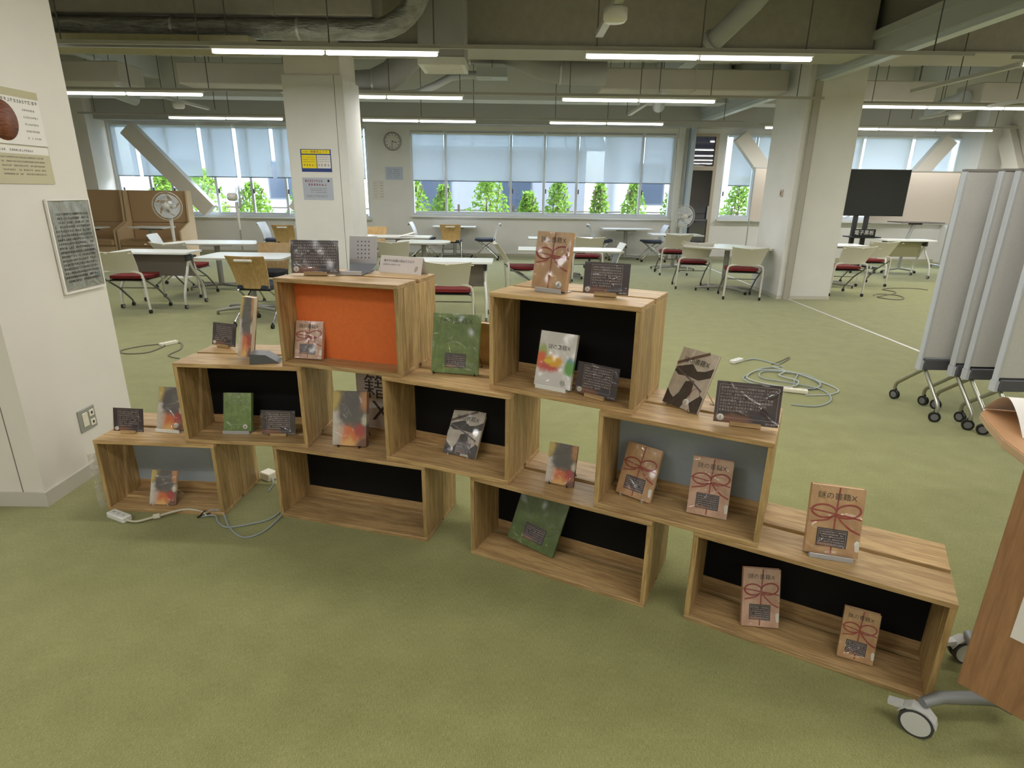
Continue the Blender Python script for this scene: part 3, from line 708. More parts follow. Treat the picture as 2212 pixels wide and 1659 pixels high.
def cover_flame():
    k = N('night_fire_cover'); x, z, g = xz(k, .14); nz = k.noise(g, 7, 5)
    c = k.ramp(nz, [(.3, lin(78, 70, 68)), (.7, lin(122, 112, 108))])
    for (cx_, cz_, rx_, rz_, so_, rgb) in ((.02, .86, .22, .24, 1.2, (202, 178, 104)), (.96, .88, .16, .22, 1.2, (196, 142, 100)), (.48, .20, .46, .17, .9, (216, 116, 66)), (.82, .30, .14, .12, 1.0, (178, 70, 66)),
            (.50, .05, .26, .11, 1.2, (234, 182, 112)), (.06, .52, .20, .12, .8, (214, 206, 202)), (.02, .22, .24, .28, 1.4, (212, 202, 188)), (.97, .50, .09, .10, 1.0, (212, 204, 184)), (.98, .02, .26, .13, .9, (120, 80, 66)), (.50, .68, .34, .27, .7, (100, 94, 92))):
        c = k.mix(blob(k, x, z, cx_, cz_, rx_, rz_, so_), c, lin(*rgb))
    k.base(c); film(k); return k.m
def cover_green(name, bright):
    k = N(name); g = k.gen(); nz = k.noise(g, 6, 7, .7); a, b, d = ((80, 104, 48), (114, 138, 70), (156, 172, 108)) if bright else ((66, 84, 40), (92, 112, 56), (126, 140, 84))
    k.base(k.ramp(nz, [(.3, lin(*a)), (.55, lin(*b)), (.8, lin(*d))])); film(k, 26, .6); return k.m
def cover_white():
    k = N('watercolour_cover'); x, z, g = xz(k, .09); c = lin(220, 214, 208)
    c = k.mix(blob(k, x, z, .10, .62, .16, .13, .9), c, lin(170, 184, 110))
    c = k.mix(blob(k, x, z, .92, .50, .10, .08, .8), c, lin(110, 160, 178))
    c = k.mix(blob(k, x, z, .90, .38, .14, .14, .7), c, lin(110, 168, 84))
    c = k.mix(blob(k, x, z, .10, .46, .20, .16, .6), c, lin(226, 110, 60))
    c = k.mix(blob(k, x, z, .34, .36, .28, .10, .8), c, lin(206, 84, 76))
    c = k.mix(blob(k, x, z, .46, .48, .24, .11, .6), c, lin(236, 178, 40))
    c = k.mix(blob(k, x, z, .30, .47, .10, .05, .6), c, lin(240, 210, 60))
    k.base(c); film(k, 16, .2); return k.m
def cover_geo():
    k = N('black_and_cream_cover'); k.base(k.ramp(k.noise(k.gen(), 4, 5), [(.3, lin(176, 164, 148)), (.7, lin(206, 196, 182))])); film(k, 20, .25); return k.m
KR, KP, FLM, GRB, GRD, WHC, GEO = cover_kraft('kraft_cover', False), cover_kraft('pink_kraft_cover', True), cover_flame(), cover_green('moss_cover', True), cover_green('dark_moss_cover', False), cover_white(), cover_geo()
PAGE = plain('book_pages', (228, 214, 190), .8, var=.05, scale=200)
RIB = plain('printed_red_ribbon', (150, 58, 50), .5); CREAM = plain('printed_cream', (196, 184, 166), .45)
LBL = None
def card_mat():
    k = N('dark_purple_card'); x, z, g = xz(k, .1)
    c = k.mix(blob(k, x, z, .30, .10, .36, .10, 1.0), lin(52, 36, 46), lin(122, 74, 56)); c = k.mix(blob(k, x, z, .75, .15, .2, .1, 1.0), c, lin(52, 48, 64))
    k.base(c); film(k, 22, .3, .6); return k.m
CARD = card_mat()
CINK = plain('card_lettering', (190, 176, 172), .5); WDISC = plain('sticker_white', (222, 218, 208), .4)
STEEL = plain('grey_steel_stand', (176, 176, 178), .4, .2); DSTEEL = plain('dark_steel', (98, 100, 104), .4, .4)

def ribbon_line(mb, pts, hw, y):
    # flat printed stroke through points in the cover plane
    P = [Vector(p) for p in pts]; L = []; Rr = []
    for i, p in enumerate(P):
        t = (P[min(i+1, len(P)-1)]-P[max(i-1, 0)]).normalized(); n_ = Vector((-t.y, t.x))*hw
        L.append(p+n_); Rr.append(p-n_)
    n_ = len(P); vs = [(q.x, y, q.y) for q in L]+[(q.x, y, q.y) for q in Rr]
    mb.add(vs, [(i, i+1, n_+i+1, n_+i) for i in range(n_-1)])
def arc(cx, cz, rx, rz, a0, a1, rot=0, n=14):
    o = []
    for i in range(n+1):
        a = R(a0+(a1-a0)*i/n); x, z = rx*math.cos(a), rz*math.sin(a); c, s = math.cos(R(rot)), math.sin(R(rot))
        o.append((cx+x*c-z*s, cz+x*s+z*c))
    return o
def number_sticker(parent, num, x, z, y, r=.012):
    d = MB().lathe([(0, y-.0006), (r, y-.0006), (r, y)], 20, (x, 0, z), 'y').build('number_sticker', WDISC, parent)
    if num: lettering(num, r*1.35, INK, d, x, z, y-.0009)
def dark_label(parent, x0, x1, z0, z1, y, seed):
    l = MB().box(x0, x1, y-.0008, y, z0, z1).build('text_label', CARD, parent); m = MB(); n_ = 6; dz = (z1-z0)*.8/n_
    for i in range(n_): dashes(m, x0+(x1-x0)*.09, x1-(x1-x0)*.09, z1-(z1-z0)*.12-dz*(i+.75), dz*.55, y-.0009, seed+i)
    m.build('lettering', CINK, l)
    fr = MB(); a = .05*(x1-x0); q = .0006
    for (p, s_, u, v) in ((x0+a, x1-a, z0+a, z0+a+q), (x0+a, x1-a, z1-a-q, z1-a), (x0+a, x0+a+q, z0+a, z1-a), (x1-a-q, x1-a, z0+a, z1-a)): fr.box(p, s_, y-.0011, y-.0008, u, v)
    fr.build('printed_border', CINK, l)
def stand_lip(parent_name, label, x, y, z, ang, tilt, wd_, h, mat, grp):
    # bent sheet metal book stand: lip, foot and leaning back plate
    t = thing('book_stand', label, 'book stand', (x, y, z), R(ang), grp)
    MB().box(-wd_/2, wd_/2, -.004, .0, .001, .018, .0008).build('front_lip', mat, t)
    MB().box(-wd_/2, wd_/2, 0, .08, .001, .003).build('foot_plate', mat, t)
    c, s = math.cos(tilt), math.sin(tilt); y0 = .030
    MB().add([(-wd_/2, y0, .003), (wd_/2, y0, .003), (wd_/2, y0+h*s, .003+h*c), (-wd_/2, y0+h*s, .003+h*c), (-wd_/2, y0+.002, .003), (wd_/2, y0+.002, .003), (wd_/2, y0+.002+h*s, .003+h*c), (-wd_/2, y0+.002+h*s, .003+h*c)], [(0, 1, 2, 3), (4, 7, 6, 5), (0, 4, 5, 1), (3, 2, 6, 7), (0, 3, 7, 4), (1, 5, 6, 2)]).build('back_plate', mat, t)
    return t
def wire_easel(label, x, y, z, ang, tilt, wd_, h, th, mat, grp):
    t = thing('wire_easel', label, 'book stand', (x, y, z), R(ang), grp); r = .0018; c, s = math.cos(tilt), math.sin(tilt)
    yb = th/c+.004
    for sx in (-1, 1):
        X = sx*wd_/2*.75
        MB().tube([(X, -.012, .016), (X, -.010, .003), (X, .01, .002), (X, yb, .003), (X, yb+h*.62*s, .003+h*.62*c)], r, 6).build('wire_arm', mat, t)
        MB().tube([(X*.9, yb+h*.5*s, .003+h*.5*c), (X*1.0, yb+h*.5*s+.05+h*.12, .002), (X*.6, yb+h*.5*s+.05+h*.12, .002)], r, 6).build('wire_leg', mat, t)
    MB().tube([(-wd_/2*.75, yb+h*.62*s, .003+h*.62*c), (wd_/2*.75, yb+h*.62*s, .003+h*.62*c)], r, 6).build('wire_crossbar', mat, t)
    return t
def make_book(kind, label, x, y, z, ang, tilt, wd_, h, th=.018, num=None, lab=False, pink=False, seed=0, title=True, fore='right', tag_=True):
    tl = R(tilt); zz = z+th*math.sin(tl)+.0005
    t = thing('book', label, 'book', (x, y, zz), 0, 'wrapped display books', (-tl, 0, R(ang)))
    mat = {'kraft': KP if pink else KR, 'flame': FLM, 'green': GRB, 'dgreen': GRD, 'white': WHC, 'geo': GEO}[kind]; a = wd_/2
    MB().box(-a+.002, a-.003, .002, th-.002, .002, h-.003).build('page_block', PAGE, t)
    cv = MB().box(-a, a, 0, .002, 0, h).box(-a, a, th-.002, th, 0, h)
    cv.box(a-.002, a, .002, th-.002, 0, h) if fore == 'left' else cv.box(-a, -a+.002, .002, th-.002, 0, h)
    cover = cv.build('cover', mat, t)
    y0 = -.0004; S = h/.21
    if kind == 'kraft':
        m = MB(); cx, cz = .0, h*.60; hw = .0024*S
        ribbon_line(m, [(cx+.004, h*.99), (cx, cz), (cx-.002, h*.02)], hw, y0)
        ribbon_line(m, [(-a*.99, cz+.008*S), (-a*.4, cz+.004*S), (cx, cz), (a*.5, cz-.003*S), (a*.98, cz-.008*S)], hw, y0-.0002)
        ribbon_line(m, arc(cx-a*.45, cz+.006*S, a*.46, .020*S, 10, 330, 0, 22), hw*1.2, y0-.0004)
        ribbon_line(m, arc(cx+a*.45, cz+.012*S, a*.46, .020*S, 215, 530, 14, 22), hw*1.2, y0-.0004)
        ribbon_line(m, [(cx, cz), (a*.25, cz-.022*S), (a*.6, cz-.042*S), (a*.96, cz-.052*S)], hw*1.2, y0-.0004)
        ribbon_line(m, [(cx, cz), (-a*.3, cz-.02*S), (-a*.9, cz-.030*S)], hw, y0-.0004)
        m.lathe([(0, y0-.0006), (.005*S, y0-.0006)], 10, (cx, 0, cz), 'y')
        m.build('ribbon_print', RIB, cover)
        if tag_: MB().prism([(a*.86, h*.10), (a*.995, h*.10), (a*.995, h*.24), (a*.88, h*.26), (a*.80, h*.22)], y0-.0006, y0, 'y').build('paper_tag_print', WDISC, cover)
        if title: lettering('謎の書籍X', wd_*.155, plain('title_ink', (70, 56, 40), .6), cover, -.002, h*.855, y0-.0008)
        if lab: dark_label(cover, -a*.62, a*.52, h*.12, h*.385, y0-.0008, seed)
    elif kind in ('green', 'dgreen'):
        if title: lettering('謎の書籍X', wd_*.15, plain('green_title', (44, 66, 26), .6), cover, 0, h*.88, y0)
        if lab: dark_label(cover, -a*.42, a*.46, h*.10, h*.34, y0, seed)
    elif kind == 'white':
        lettering('謎の書籍X', wd_*.13, INK, cover, a*.10, h*.73, y0)
    elif kind == 'geo':
        m = MB()
        def poly(ps): m.add([(u*wd_-a, y0, v*h) for u, v in ps], [tuple(range(len(ps)))])
        poly([(0, .58), (.06, .66), (.42, .76), (.60, .66), (.80, .69), (1, .78), (1, .62), (.72, .52), (.42, .54), (.15, .52)])
        poly([(0, 0), (0, .26), (.12, .18), (.24, .13), (.34, .24), (.40, .45), (.62, .50), (.66, .30), (.52, 0)])
        poly([(.80, 0), (.70, .12), (.92, .30), (1, .26), (1, 0)])
        m.build('dark_print', plain('geo_dark', (54, 47, 46), .45), cover)
        m = MB(); ribbon_line(m, [(.0*wd_-a, .71*h), (.40*wd_-a, .865*h), (.76*wd_-a, .995*h)], .0055, y0-.0003); m.build('brown_bar_print', plain('brown_bar', (104, 80, 64), .5), cover)
        m = MB(); ribbon_line(m, [(.02*wd_-a, .64*h), (.5*wd_-a, .50*h), (.9*wd_-a, .36*h)], .003, y0-.0004); m.build('grey_bar_print', plain('grey_bar', (96, 84, 92), .5), cover)
        m = MB(); ribbon_line(m, arc(a*.55, h*.25, .02, .03, 0, 200), .001, y0-.0003); m.build('ribbon_print', RIB, cover)
        lettering('謎の書籍X', wd_*.15, INK, cover, 0, h*.80, y0-.0006)
        if lab: dark_label(cover, -a*.30, a*.55, h*.05, h*.30, y0-.0008, seed)
    jacket(t, wd_, h, int(abs(x*977+y*613+z*331)*10) % 9973, .75 if kind == 'white' else 1.0)
    if num: number_sticker(cover, num, a*.58 if kind != 'geo' else a*.25, h*.115, y0-.001, .013*S)
    return t
def make_card(label, x, y, z, ang, tilt, wd_, h, num, seed, lines=None, margin=.16):
    tl = R(tilt); t = thing('description_card', label, 'card', (x, y, z), 0, 'dark description cards', (-tl, 0, R(ang)))
    c = MB().box(-wd_/2, wd_/2, 0, .0015, 0, h).build('card', CARD, t); y0 = -.0004; a = wd_/2; mg = margin*wd_
    bx0, bx1, bz0, bz1 = -a+mg, a-mg, h*.13, h*.93; q = .0007
    fr = MB()
    for (p, s_, u, v) in ((bx0, bx1, bz0, bz0+q), (bx0, bx1, bz1-q, bz1), (bx0, bx0+q, bz0, bz1), (bx1-q, bx1, bz0, bz1)): fr.box(p, s_, y0-.0003, y0, u, v)
    fr.build('printed_border', CINK, c)
    if lines:
        n_ = len(lines); dz = (bz1-bz0)*.78/n_
        for i, s in enumerate(lines):
            if s: lettering(s, dz*.80, CINK, c, bx0+.004, bz1-.006-dz*(i+.5), y0-.0002, 'LEFT')
    else:
        m = MB(); n_ = 8; dz = (bz1-bz0)*.84/n_
        for i in range(n_): dashes(m, bx0+.005, bx1-.005-(0 if i < n_-1 else wd_*.2), bz1-.004-dz*(i+.85), dz*.6, y0, seed+i)
        m.build('lettering', CINK, c)
    lettering('謎の書籍X', h*.055, CINK, c, a-.004, h*.055, y0-.0002, 'RIGHT')
    if num is not None: number_sticker(c, num, -a+h*.15, h*.12, y0-.0004, h*.085)
    # slotted wooden foot and clear sleeve
    MB().box(-wd_*.24, wd_*.24, -.008, .014, -.009, .006, .001).build('wooden_foot', WX, t)
    jacket(t, wd_+.004, h+.002, seed, .55)
    return t
GB = 'grey steel book stands'; GW = 'wire easels'
def bk(kind, text, p, **kw): return make_book(kind, text, *p, **kw)
bk('flame', 'small dark fire picture book inside the small bottom left crate', (-1.691, 2.535, T_, -4.2, 21.4, .128, .165), th=.014)
wire_easel('white wire easel behind the small book in the bottom left crate', -1.691, 2.535, T_, R(0)-4.2, R(21.4), .10, .165, .014, WHITE2, GW)
bk('flame', 'fire picture book number 12 on the bottom left crate, half hidden', (-1.645, 2.622, Z1+.004, -8.1, 19, .131, .206), num='12')
stand_lip('', 'white steel stand under the fire picture book number 12', -1.645, 2.611, Z1, -8.1, R(19), .125, .12, WHITE2, GB)
make_card('dark text card on the top of the bottom left crate', -1.825, 2.60, Z1+.009, -4.8, 12.3, .151, .112, '', 200)
bk('green', 'green moss book number 9 in the left middle row crate', (-1.292, 2.575, Z1+T_+.004, -.5, 16.3, .131, .180), th=.024, num='9', fore='left', title=False)
stand_lip('', 'grey steel stand under the green book number 9', -1.292, 2.562, Z1+T_, -.5, R(16.3), .125, .10, STEEL, GB)
make_card('dark text card with a sticker beside the green book number 9', -1.086, 2.546, Z1+T_+.009, -2.6, 10.5, .161, .113, None, 210)
make_card('dark text card on the left middle row crate near the standing book', -1.400, 2.775, Z2+.009, -20.5, 13.7, .145, .109, '', 220)
bk('kraft', 'pinkish wrapped book with a dark label in the orange backed crate', (-.903, 2.515, Z2+T_, -11.2, 16, .131, .166), th=.020, lab=True, pink=True, seed=300, fore='left')
GLBL = ['', '', '']
make_card('large dark text card with a glare line on the orange backed crate', -.851, 2.566, Z3+.010, -.5, 8.5, .206, .139, '2', 230, margin=.04)
bk('flame', 'thick dark fire picture book beside the paper banner in the gap', (-.737, 2.47, Z1, -6.3, 13.4, .158, .248), th=.034, fore='left')
wire_easel('black wire easel behind the fire picture book in the gap', -.737, 2.47, Z1, -6.3, R(13.4), .13, .24, .034, BLACK, GW)
bk('green', 'large green moss book with a dark label between the two top crates', (-.241, 2.380, Z2, -11.1, 12.6, .204, .251), th=.022, lab=True, seed=310, fore='left')
bk('kraft', 'wrapped book turned away behind the large green book', (-.10, 2.56, Z2, 155, 12, .15, .20), th=.02, fore='left')
wire_easel('black wire easel behind the large green book', -.241, 2.380, Z2, -11.1, R(12.6), .24, .24, .022, BLACK, GW)
bk('geo', 'black and cream book leaning back in the central middle row crate', (-.225, 2.345, Z1+T_, -26, 31.4, .160, .205), th=.014, lab=True, seed=320)
wire_easel('white wire easel behind the black and cream book in its crate', -.225, 2.345, Z1+T_, -26, R(31.4), .13, .22, .014, WHITE2, GW)
bk('kraft', 'wrapped book number 6 with a red bow on the top right crate', (.133, 2.205, Z3+.004, -36, 10.1, .150, .214), th=.020, num='6', fore='left', tag_=False)
stand_lip('', 'grey steel stand under the wrapped book number 6', .133, 2.194, Z3, -36, R(10.1), .115, .12, STEEL, GB)
make_card('dark text card number 6 on the top right crate', .336, 2.128, Z3+.010, -21.3, 6.8, .166, .111, '6', 240)
bk('white', 'white book number 10 with a rainbow paint splash in the top right crate', (.155, 2.150, Z2+T_+.004, -30.9, 15, .155, .212), th=.016, num='10', fore='left')
stand_lip('', 'white steel stand under the white book number 10', .150, 2.138, Z2+T_, -30.9, R(15), .13, .12, WHITE2, GB)
make_card('dark text card number 10 in the top right crate', .309, 2.052, Z2+T_+.009, -36.8, 10.5, .170, .116, '10', 250)
bk('flame', 'small dark fire picture book standing between two middle row crates', (.197, 2.130, Z1, -25.4, 14.5, .120, .165), th=.014)
wire_easel('black wire easel behind the small fire picture book between the crates', .197, 2.130, Z1, -25.4, R(14.5), .10, .16, .014, BLACK, GW)
gb = bk('dgreen', 'large tilted dark green book in the central bottom row crate', (.088, 2.190, T_, -32, 22, .225, .285), th=.012, lab=True, seed=330, title=False)
gb.rotation_euler = (R(-22), R(7), R(-32)); gb.location.z = T_+.021
bk('kraft', 'wrapped book leaning back at the left in the blue-grey backed middle crate', (.465, 1.995, Z1+T_, -40, 22.2, .142, .202), th=.018, lab=True, seed=340, title=False)
wire_easel('white wire easel behind the leaning wrapped book', .465, 1.995, Z1+T_, -40, R(22.2), .12, .2, .018, WHITE2, GW)
bk('kraft', 'pinkish wrapped book at the right in the blue-grey backed middle crate', (.708, 1.868, Z1+T_, -22.3, 14.5, .138, .210), th=.018, lab=True, pink=True, seed=350)
bk('geo', 'black and cream book number 1 on the right middle row crate', (.609, 2.003, Z2, -56, 24.5, .158, .217), th=.012, num='1')
wire_easel('steel wire easel behind the black and cream book number 1', .609, 2.003, Z2, -56, R(24.5), .13, .21, .012, CHROME, GW)
make_card('large dark text card number 1 at the end of the right middle row crate', .785, 1.834, Z2+.010, -16.8, 8.6, .204, .140, '1', 260,
    ['全世界で29億人以上が利用するSNS フェイス', 'ブックの女性COOであるシェリル・サンド', 'バーグが、女性が怯まずに自分らしい', 'キャリアを歩むよう、応援メッセージを綴', 'る自伝的著作。誰もが女性特有の無意識の', 'うちに持っているバイアスにとらわれ', 'すぎた社会で生き生きと働くこと', 'を考えるための1冊です。'], margin=.045)
bk('kraft', 'large wrapped book with a red bow and dark label on the right end crate', (1.050, 1.655, Z1+.004, -16.1, 13.1, .158, .228), th=.026, lab=True, seed=370)
stand_lip('', 'grey steel stand under the large wrapped book on the right end crate', 1.045, 1.643, Z1, -16.1, R(13.1), .13, .12, STEEL, GB)
bk('kraft', 'wrapped book at the left inside the right end crate', (.902, 1.735, T_, -6.2, 18.8, .128, .208), th=.018, lab=True, pink=True, seed=380)
bk('kraft', 'small wrapped book at the right inside the right end crate', (1.156, 1.580, T_, -26, 15.1, .105, .172), th=.020, lab=True, seed=390)
# thick book seen from its spine on the left middle row crate
tb = make_book('flame', 'tall thick picture book turned sideways on the left middle row crate', -1.185, 2.515, Z2, 10, 8, .052, .262, th=.13)
tb.location.z = Z2+.030; tb.rotation_euler = (R(-7), R(9), R(14))
sd2 = thing('book_stand', 'dark bent steel stand under the sideways picture book', 'book stand', (-1.11, 2.53, Z2), R(10), GB)
MB().prism([(-.05, .001), (.075, .001), (.065, .010), (.02, .040), (-.045, .045)], -.03, .05, 'y').build('wedge_plate', DSTEEL, sd2)
# empty perforated stand
ps = thing('book_stand', 'empty grey perforated steel stand on the orange backed crate', 'book stand', (-.69, 2.70, Z3), R(-3.8), GB)
PST = plain('pale_grey_steel', (184, 182, 184), .45, .1)
MB().box(-.075, .045, -.125, -.120, .001, .020, .002).build('front_lip', PST, ps)
MB().box(-.075, .045, -.12, .06, .001, .004).build('foot_plate', DSTEEL, ps)
bp_ = MB().box(-.062, .066, -.002, .002, 0, .125, .001).build('back_plate', PST, ps, (0, .04, .032), (R(-12), 0, 0))
MB().add([(-.062, .038, .034), (.066, .038, .034), (.062, -.06, .005), (-.030, -.06, .005)], [(0, 1, 2, 3)]).build('sloped_web', plain('web_steel_shaded', (84, 86, 90), .45, .3), ps)  # web colour darkened to stand for the shade under the back plate
for i in range(4):
    for j in range(5): MB().lathe([(0, -.0026), (.0034, -.0026)], 10, (-.022+i*.017, 0, .028+j*.018), 'y').build('hole', plain('hole_grey', (92, 92, 94), .8), bp_)
# folded paper tent
tn = thing('tent_card', 'folded white tent card announcing the display on the orange backed crate', 'card', (-.507, 2.667, Z3), R(-23.5))
c_, s_ = math.cos(R(20.5)), math.sin(R(20.5)); hh = .078
MB().add([(-.112, 0, 0), (.112, 0, 0), (.112, hh*s_, hh*c_), (-.112, hh*s_, hh*c_), (.112, hh*s_*2.2, 0), (-.112, hh*s_*2.2, 0)], [(0, 1, 2, 3), (3, 2, 4, 5)]).build('folded_sheet', PAPER, tn, fixn=False)
fr_ = MB().box(-.11, .11, -.0004, 0, .002, hh-.002).build('printed_face', plain('tent_face', (214, 206, 204), .6), tn, (0, -.0006, 0), (-R(20.5), 0, 0))
lettering('展示中の図書は貸出できます', .0125, INK, fr_, -.012, .055, -.0008)
mm = dashes(MB(), -.095, -.005, .036, .006, -.0006, 400); mm.build('lettering', GINK, fr_)
MB().prism([(.075, .012), (.082, .010), (.090, .020), (.092, .034), (.084, .038), (.076, .030)], -.0008, -.0004, 'y').build('stamp_print', plain('stamp_grey', (170, 160, 146), .7), fr_)
# paper banner behind the gap
bn = thing('paper_banner', 'white paper banner with large characters standing behind the gap', 'banner', (-.575, 2.685, Z1), R(-16))
MB().box(-.19, .10, -.001, .001, .001, .36).build('sheet', plain('banner_paper', (206, 200, 196), .7), bn)
BK = plain('banner_ink', (84, 76, 74), .8)
lettering('籍', .135, BK, bn, -.085, .205, -.0018); lettering('X', .145, BK, bn, -.062, .085, -.0018)
# clear film beside the bottom left crate
fl = thing('plastic_film', 'crumpled clear plastic film against the bottom left crate', 'plastic film', (-1.972, 2.535, 0), R(60))
def film_mat():
    k = N('hazy_film'); k.t.nodes.remove(k.p); tr = k.n('ShaderNodeBsdfTransparent'); df = k.n('ShaderNodeBsdfDiffuse'); df.inputs[0].default_value = lin(214, 208, 196); mx = k.n('ShaderNodeMixShader')
    k.l(k.ramp(k.noise(k.obj(), 18, 4), [(.35, (.12, .12, .12, 1)), (.7, (.55, .55, .55, 1))]), mx.inputs[0]); k.l(tr.outputs[0], mx.inputs[1]); k.l(df.outputs[0], mx.inputs[2])
    o = [x for x in k.t.nodes if x.type == 'OUTPUT_MATERIAL'][0]; k.l(mx.outputs[0], o.inputs[0]); return k.m
def fw(u, v): return ((u-.5)*.045, .006*math.sin(9*v+3*u), .004+v*.29), (0, 1, 0)
MB().slab(fw, 6, 10, .0008).build('film', film_mat(), fl)

# ================================================================== CABLES AND POWER STRIPS
def smooth_path(pts, n=8):
    P = [Vector(p) for p in pts]; out_ = []
    for i in range(len(P)-1):
        p0, p1, p2, p3 = P[max(i-1, 0)], P[i], P[i+1], P[min(i+2, len(P)-1)]
        for k in range(n):
            t = k/n; out_.append(.5*((2*p1)+(-p0+p2)*t+(2*p0-5*p1+4*p2-p3)*t*t+(-p0+3*p1-3*p2+p3)*t**3))
    return out_+[P[-1]]
def strip(parent, x, y, z, rz, L, wd_, h, mat, n=3):
    b = MB().box(-L/2, L/2, -wd_/2, wd_/2, 0, h, .004).build('socket_block', mat, parent, (x, y, z), (0, 0, rz))
    for i in range(n):
        xx = -L/2+L*(i+.8)/(n+.6)
        MB().box(xx-.006, xx-.004, -.006, .006, h, h+.0006).box(xx+.004, xx+.006, -.006, .006, h, h+.0006).build('socket_slot', BLACK, b)
GCORD = plain('grey_cord', (150, 160, 162), .5); BCORD = plain('beige_cord', (196, 190, 168), .5); KCORD = plain('dark_grey_cord', (112, 110, 92), .5)
def cord(parent, pts, r, mat, name='cord', n=8): return MB().tube(smooth_path(pts, n), r, 7).build(name, mat, parent)
ps1 = thing('power_strip', 'white power strip on the carpet before the bottom left crate', 'power strip', (-1.84, 2.44, 0))
strip(ps1, 0, 0, .001, R(-26), .125, .045, .028, WHITE2)
cord(ps1, [(.055, -.03, .012), (.11, -.04, .012), (.19, .0, .02), (.28, .055, .022), (.36, .05, .015), (.40, .02, .01)], .0055, BCORD)
MB().box(-.015, .015, -.009, .009, 0, .02, .003).build('cord_clip', plain('clip', (214, 210, 190), .5), ps1, (.18, -.005, .01), (0, 0, R(25)))
ps2 = thing('extension_cord', 'blue-grey cord looping between the two left bottom crates', 'cord', (-1.46, 2.46, 0))
cord(ps2, [(.0, .01, .006), (.03, .04, .02), (.09, .02, .012), (.17, -.09, .005), (.27, -.17, .005), (.34, -.12, .005), (.37, .02, .006), (.36, .12, .006)], .004, GCORD)
cord(ps2, [(.0, .0, .006), (.06, .0, .012), (.10, -.05, .006), (.16, -.09, .005), (.25, -.06, .005), (.33, -.01, .006), (.36, .10, .006)], .004, GCORD)
MB().tube([(-.02, -.01, .008), (.03, .02, .014), (.0, .03, .02), (-.01, -.02, .01)], .003, 6).build('cable_tie', BLACK, ps2)
ad = thing('power_adapter', 'white cube adapter on the carpet between the two left bottom crates', 'adapter', (-1.30, 2.86, 0), R(-30))
MB().box(-.035, .035, -.03, .03, .001, .045, .004).build('adapter_body', plain('ivory', (226, 220, 200), .5), ad)
cord(ad, [(.03, -.01, .02), (.07, -.03, .006), (.12, -.10, .005)], .004, GCORD)
c_l = thing('extension_cord', 'dark cord loop with a pale socket block left of the stepped crates', 'cord', (-3.42, 5.45, 0))
cord(c_l, [(.4, -.30, .005), (.25, -.20, .005), (.24, .02, .005), (.12, .25, .005), (.0, .22, .005), (-.18, .12, .005), (-.28, -.05, .005), (-.18, -.16, .005), (.0, -.12, .005), (.03, .08, .006), (.02, .15, .01)], .007, KCORD)
strip(c_l, .03, .2, .001, R(60), .17, .05, .03, plain('ivory', (226, 220, 200), .5), 3)
c_r = thing('extension_cord', 'tangled grey extension cord with two socket blocks right of the stepped crates', 'cord', (2.25, 4.75, 0))
cord(c_r, [(-.07, .55, .012), (.05, .63, .006), (.15, .52, .005), (.20, .38, .005), (.0, .32, .006), (-.20, .13, .005), (-.29, -.02, .005), (-.20, -.20, .005), (.0, -.24, .006), (.15, .0, .01), (.28, .17, .008), (.33, -.05, .006), (.22, -.22, .005), (.05, -.27, .005)], .006, GCORD)
cord(c_r, [(.05, -.27, .012), (.2, -.25, .012), (.30, -.12, .012), (.27, .1, .012), (.12, .2, .014), (-.05, .2, .012), (-.12, .02, .010), (.06, -.12, .014), (.24, -.27, .008), (.20, -.50, .005), (.02, -.65, .005), (-.16, -.62, .005)], .006, GCORD)
cord(c_r, [(.1, .36, .012), (.16, .22, .014), (.05, .08, .016), (.14, -.08, .016), (.0, -.22, .012), (-.2, -.1, .01), (-.24, .05, .01), (-.05, .24, .016), (.2, .18, .016), (.3, .0, .012), (.38, -.25, .006), (.25, -.38, .005), (.05, -.40, .005)], .006, plain('pale_grey_cord', (176, 182, 180), .5))
cord(c_r, [(.14, .45, .006), (.30, .60, .005), (.42, .72, .005), (.36, .62, .005), (.2, .45, .006)], .005, KCORD)
strip(c_r, -.16, .52, .004, R(40), .16, .05, .03, WHITE2, 3)
strip(c_r, .0, -.33, .004, R(-20), .18, .05, .03, plain('ivory', (226, 220, 200), .5), 3)
c_f = thing('extension_cord', 'thin dark cord coil on the carpet before the folding tables at the right', 'cord', (5.9, 9.2, 0))
cord(c_f, [(-.28, -.05, .006), (-.1, .12, .006), (.12, .0, .006), (.05, -.28, .006), (-.15, -.40, .006), (-.30, -.2, .006), (-.1, -.02, .006), (.15, .15, .006), (.3, .35, .006), (.25, .6, .006), (.5, .75, .006), (.85, .75, .006), (1.0, .6, .006)], .009, KCORD)

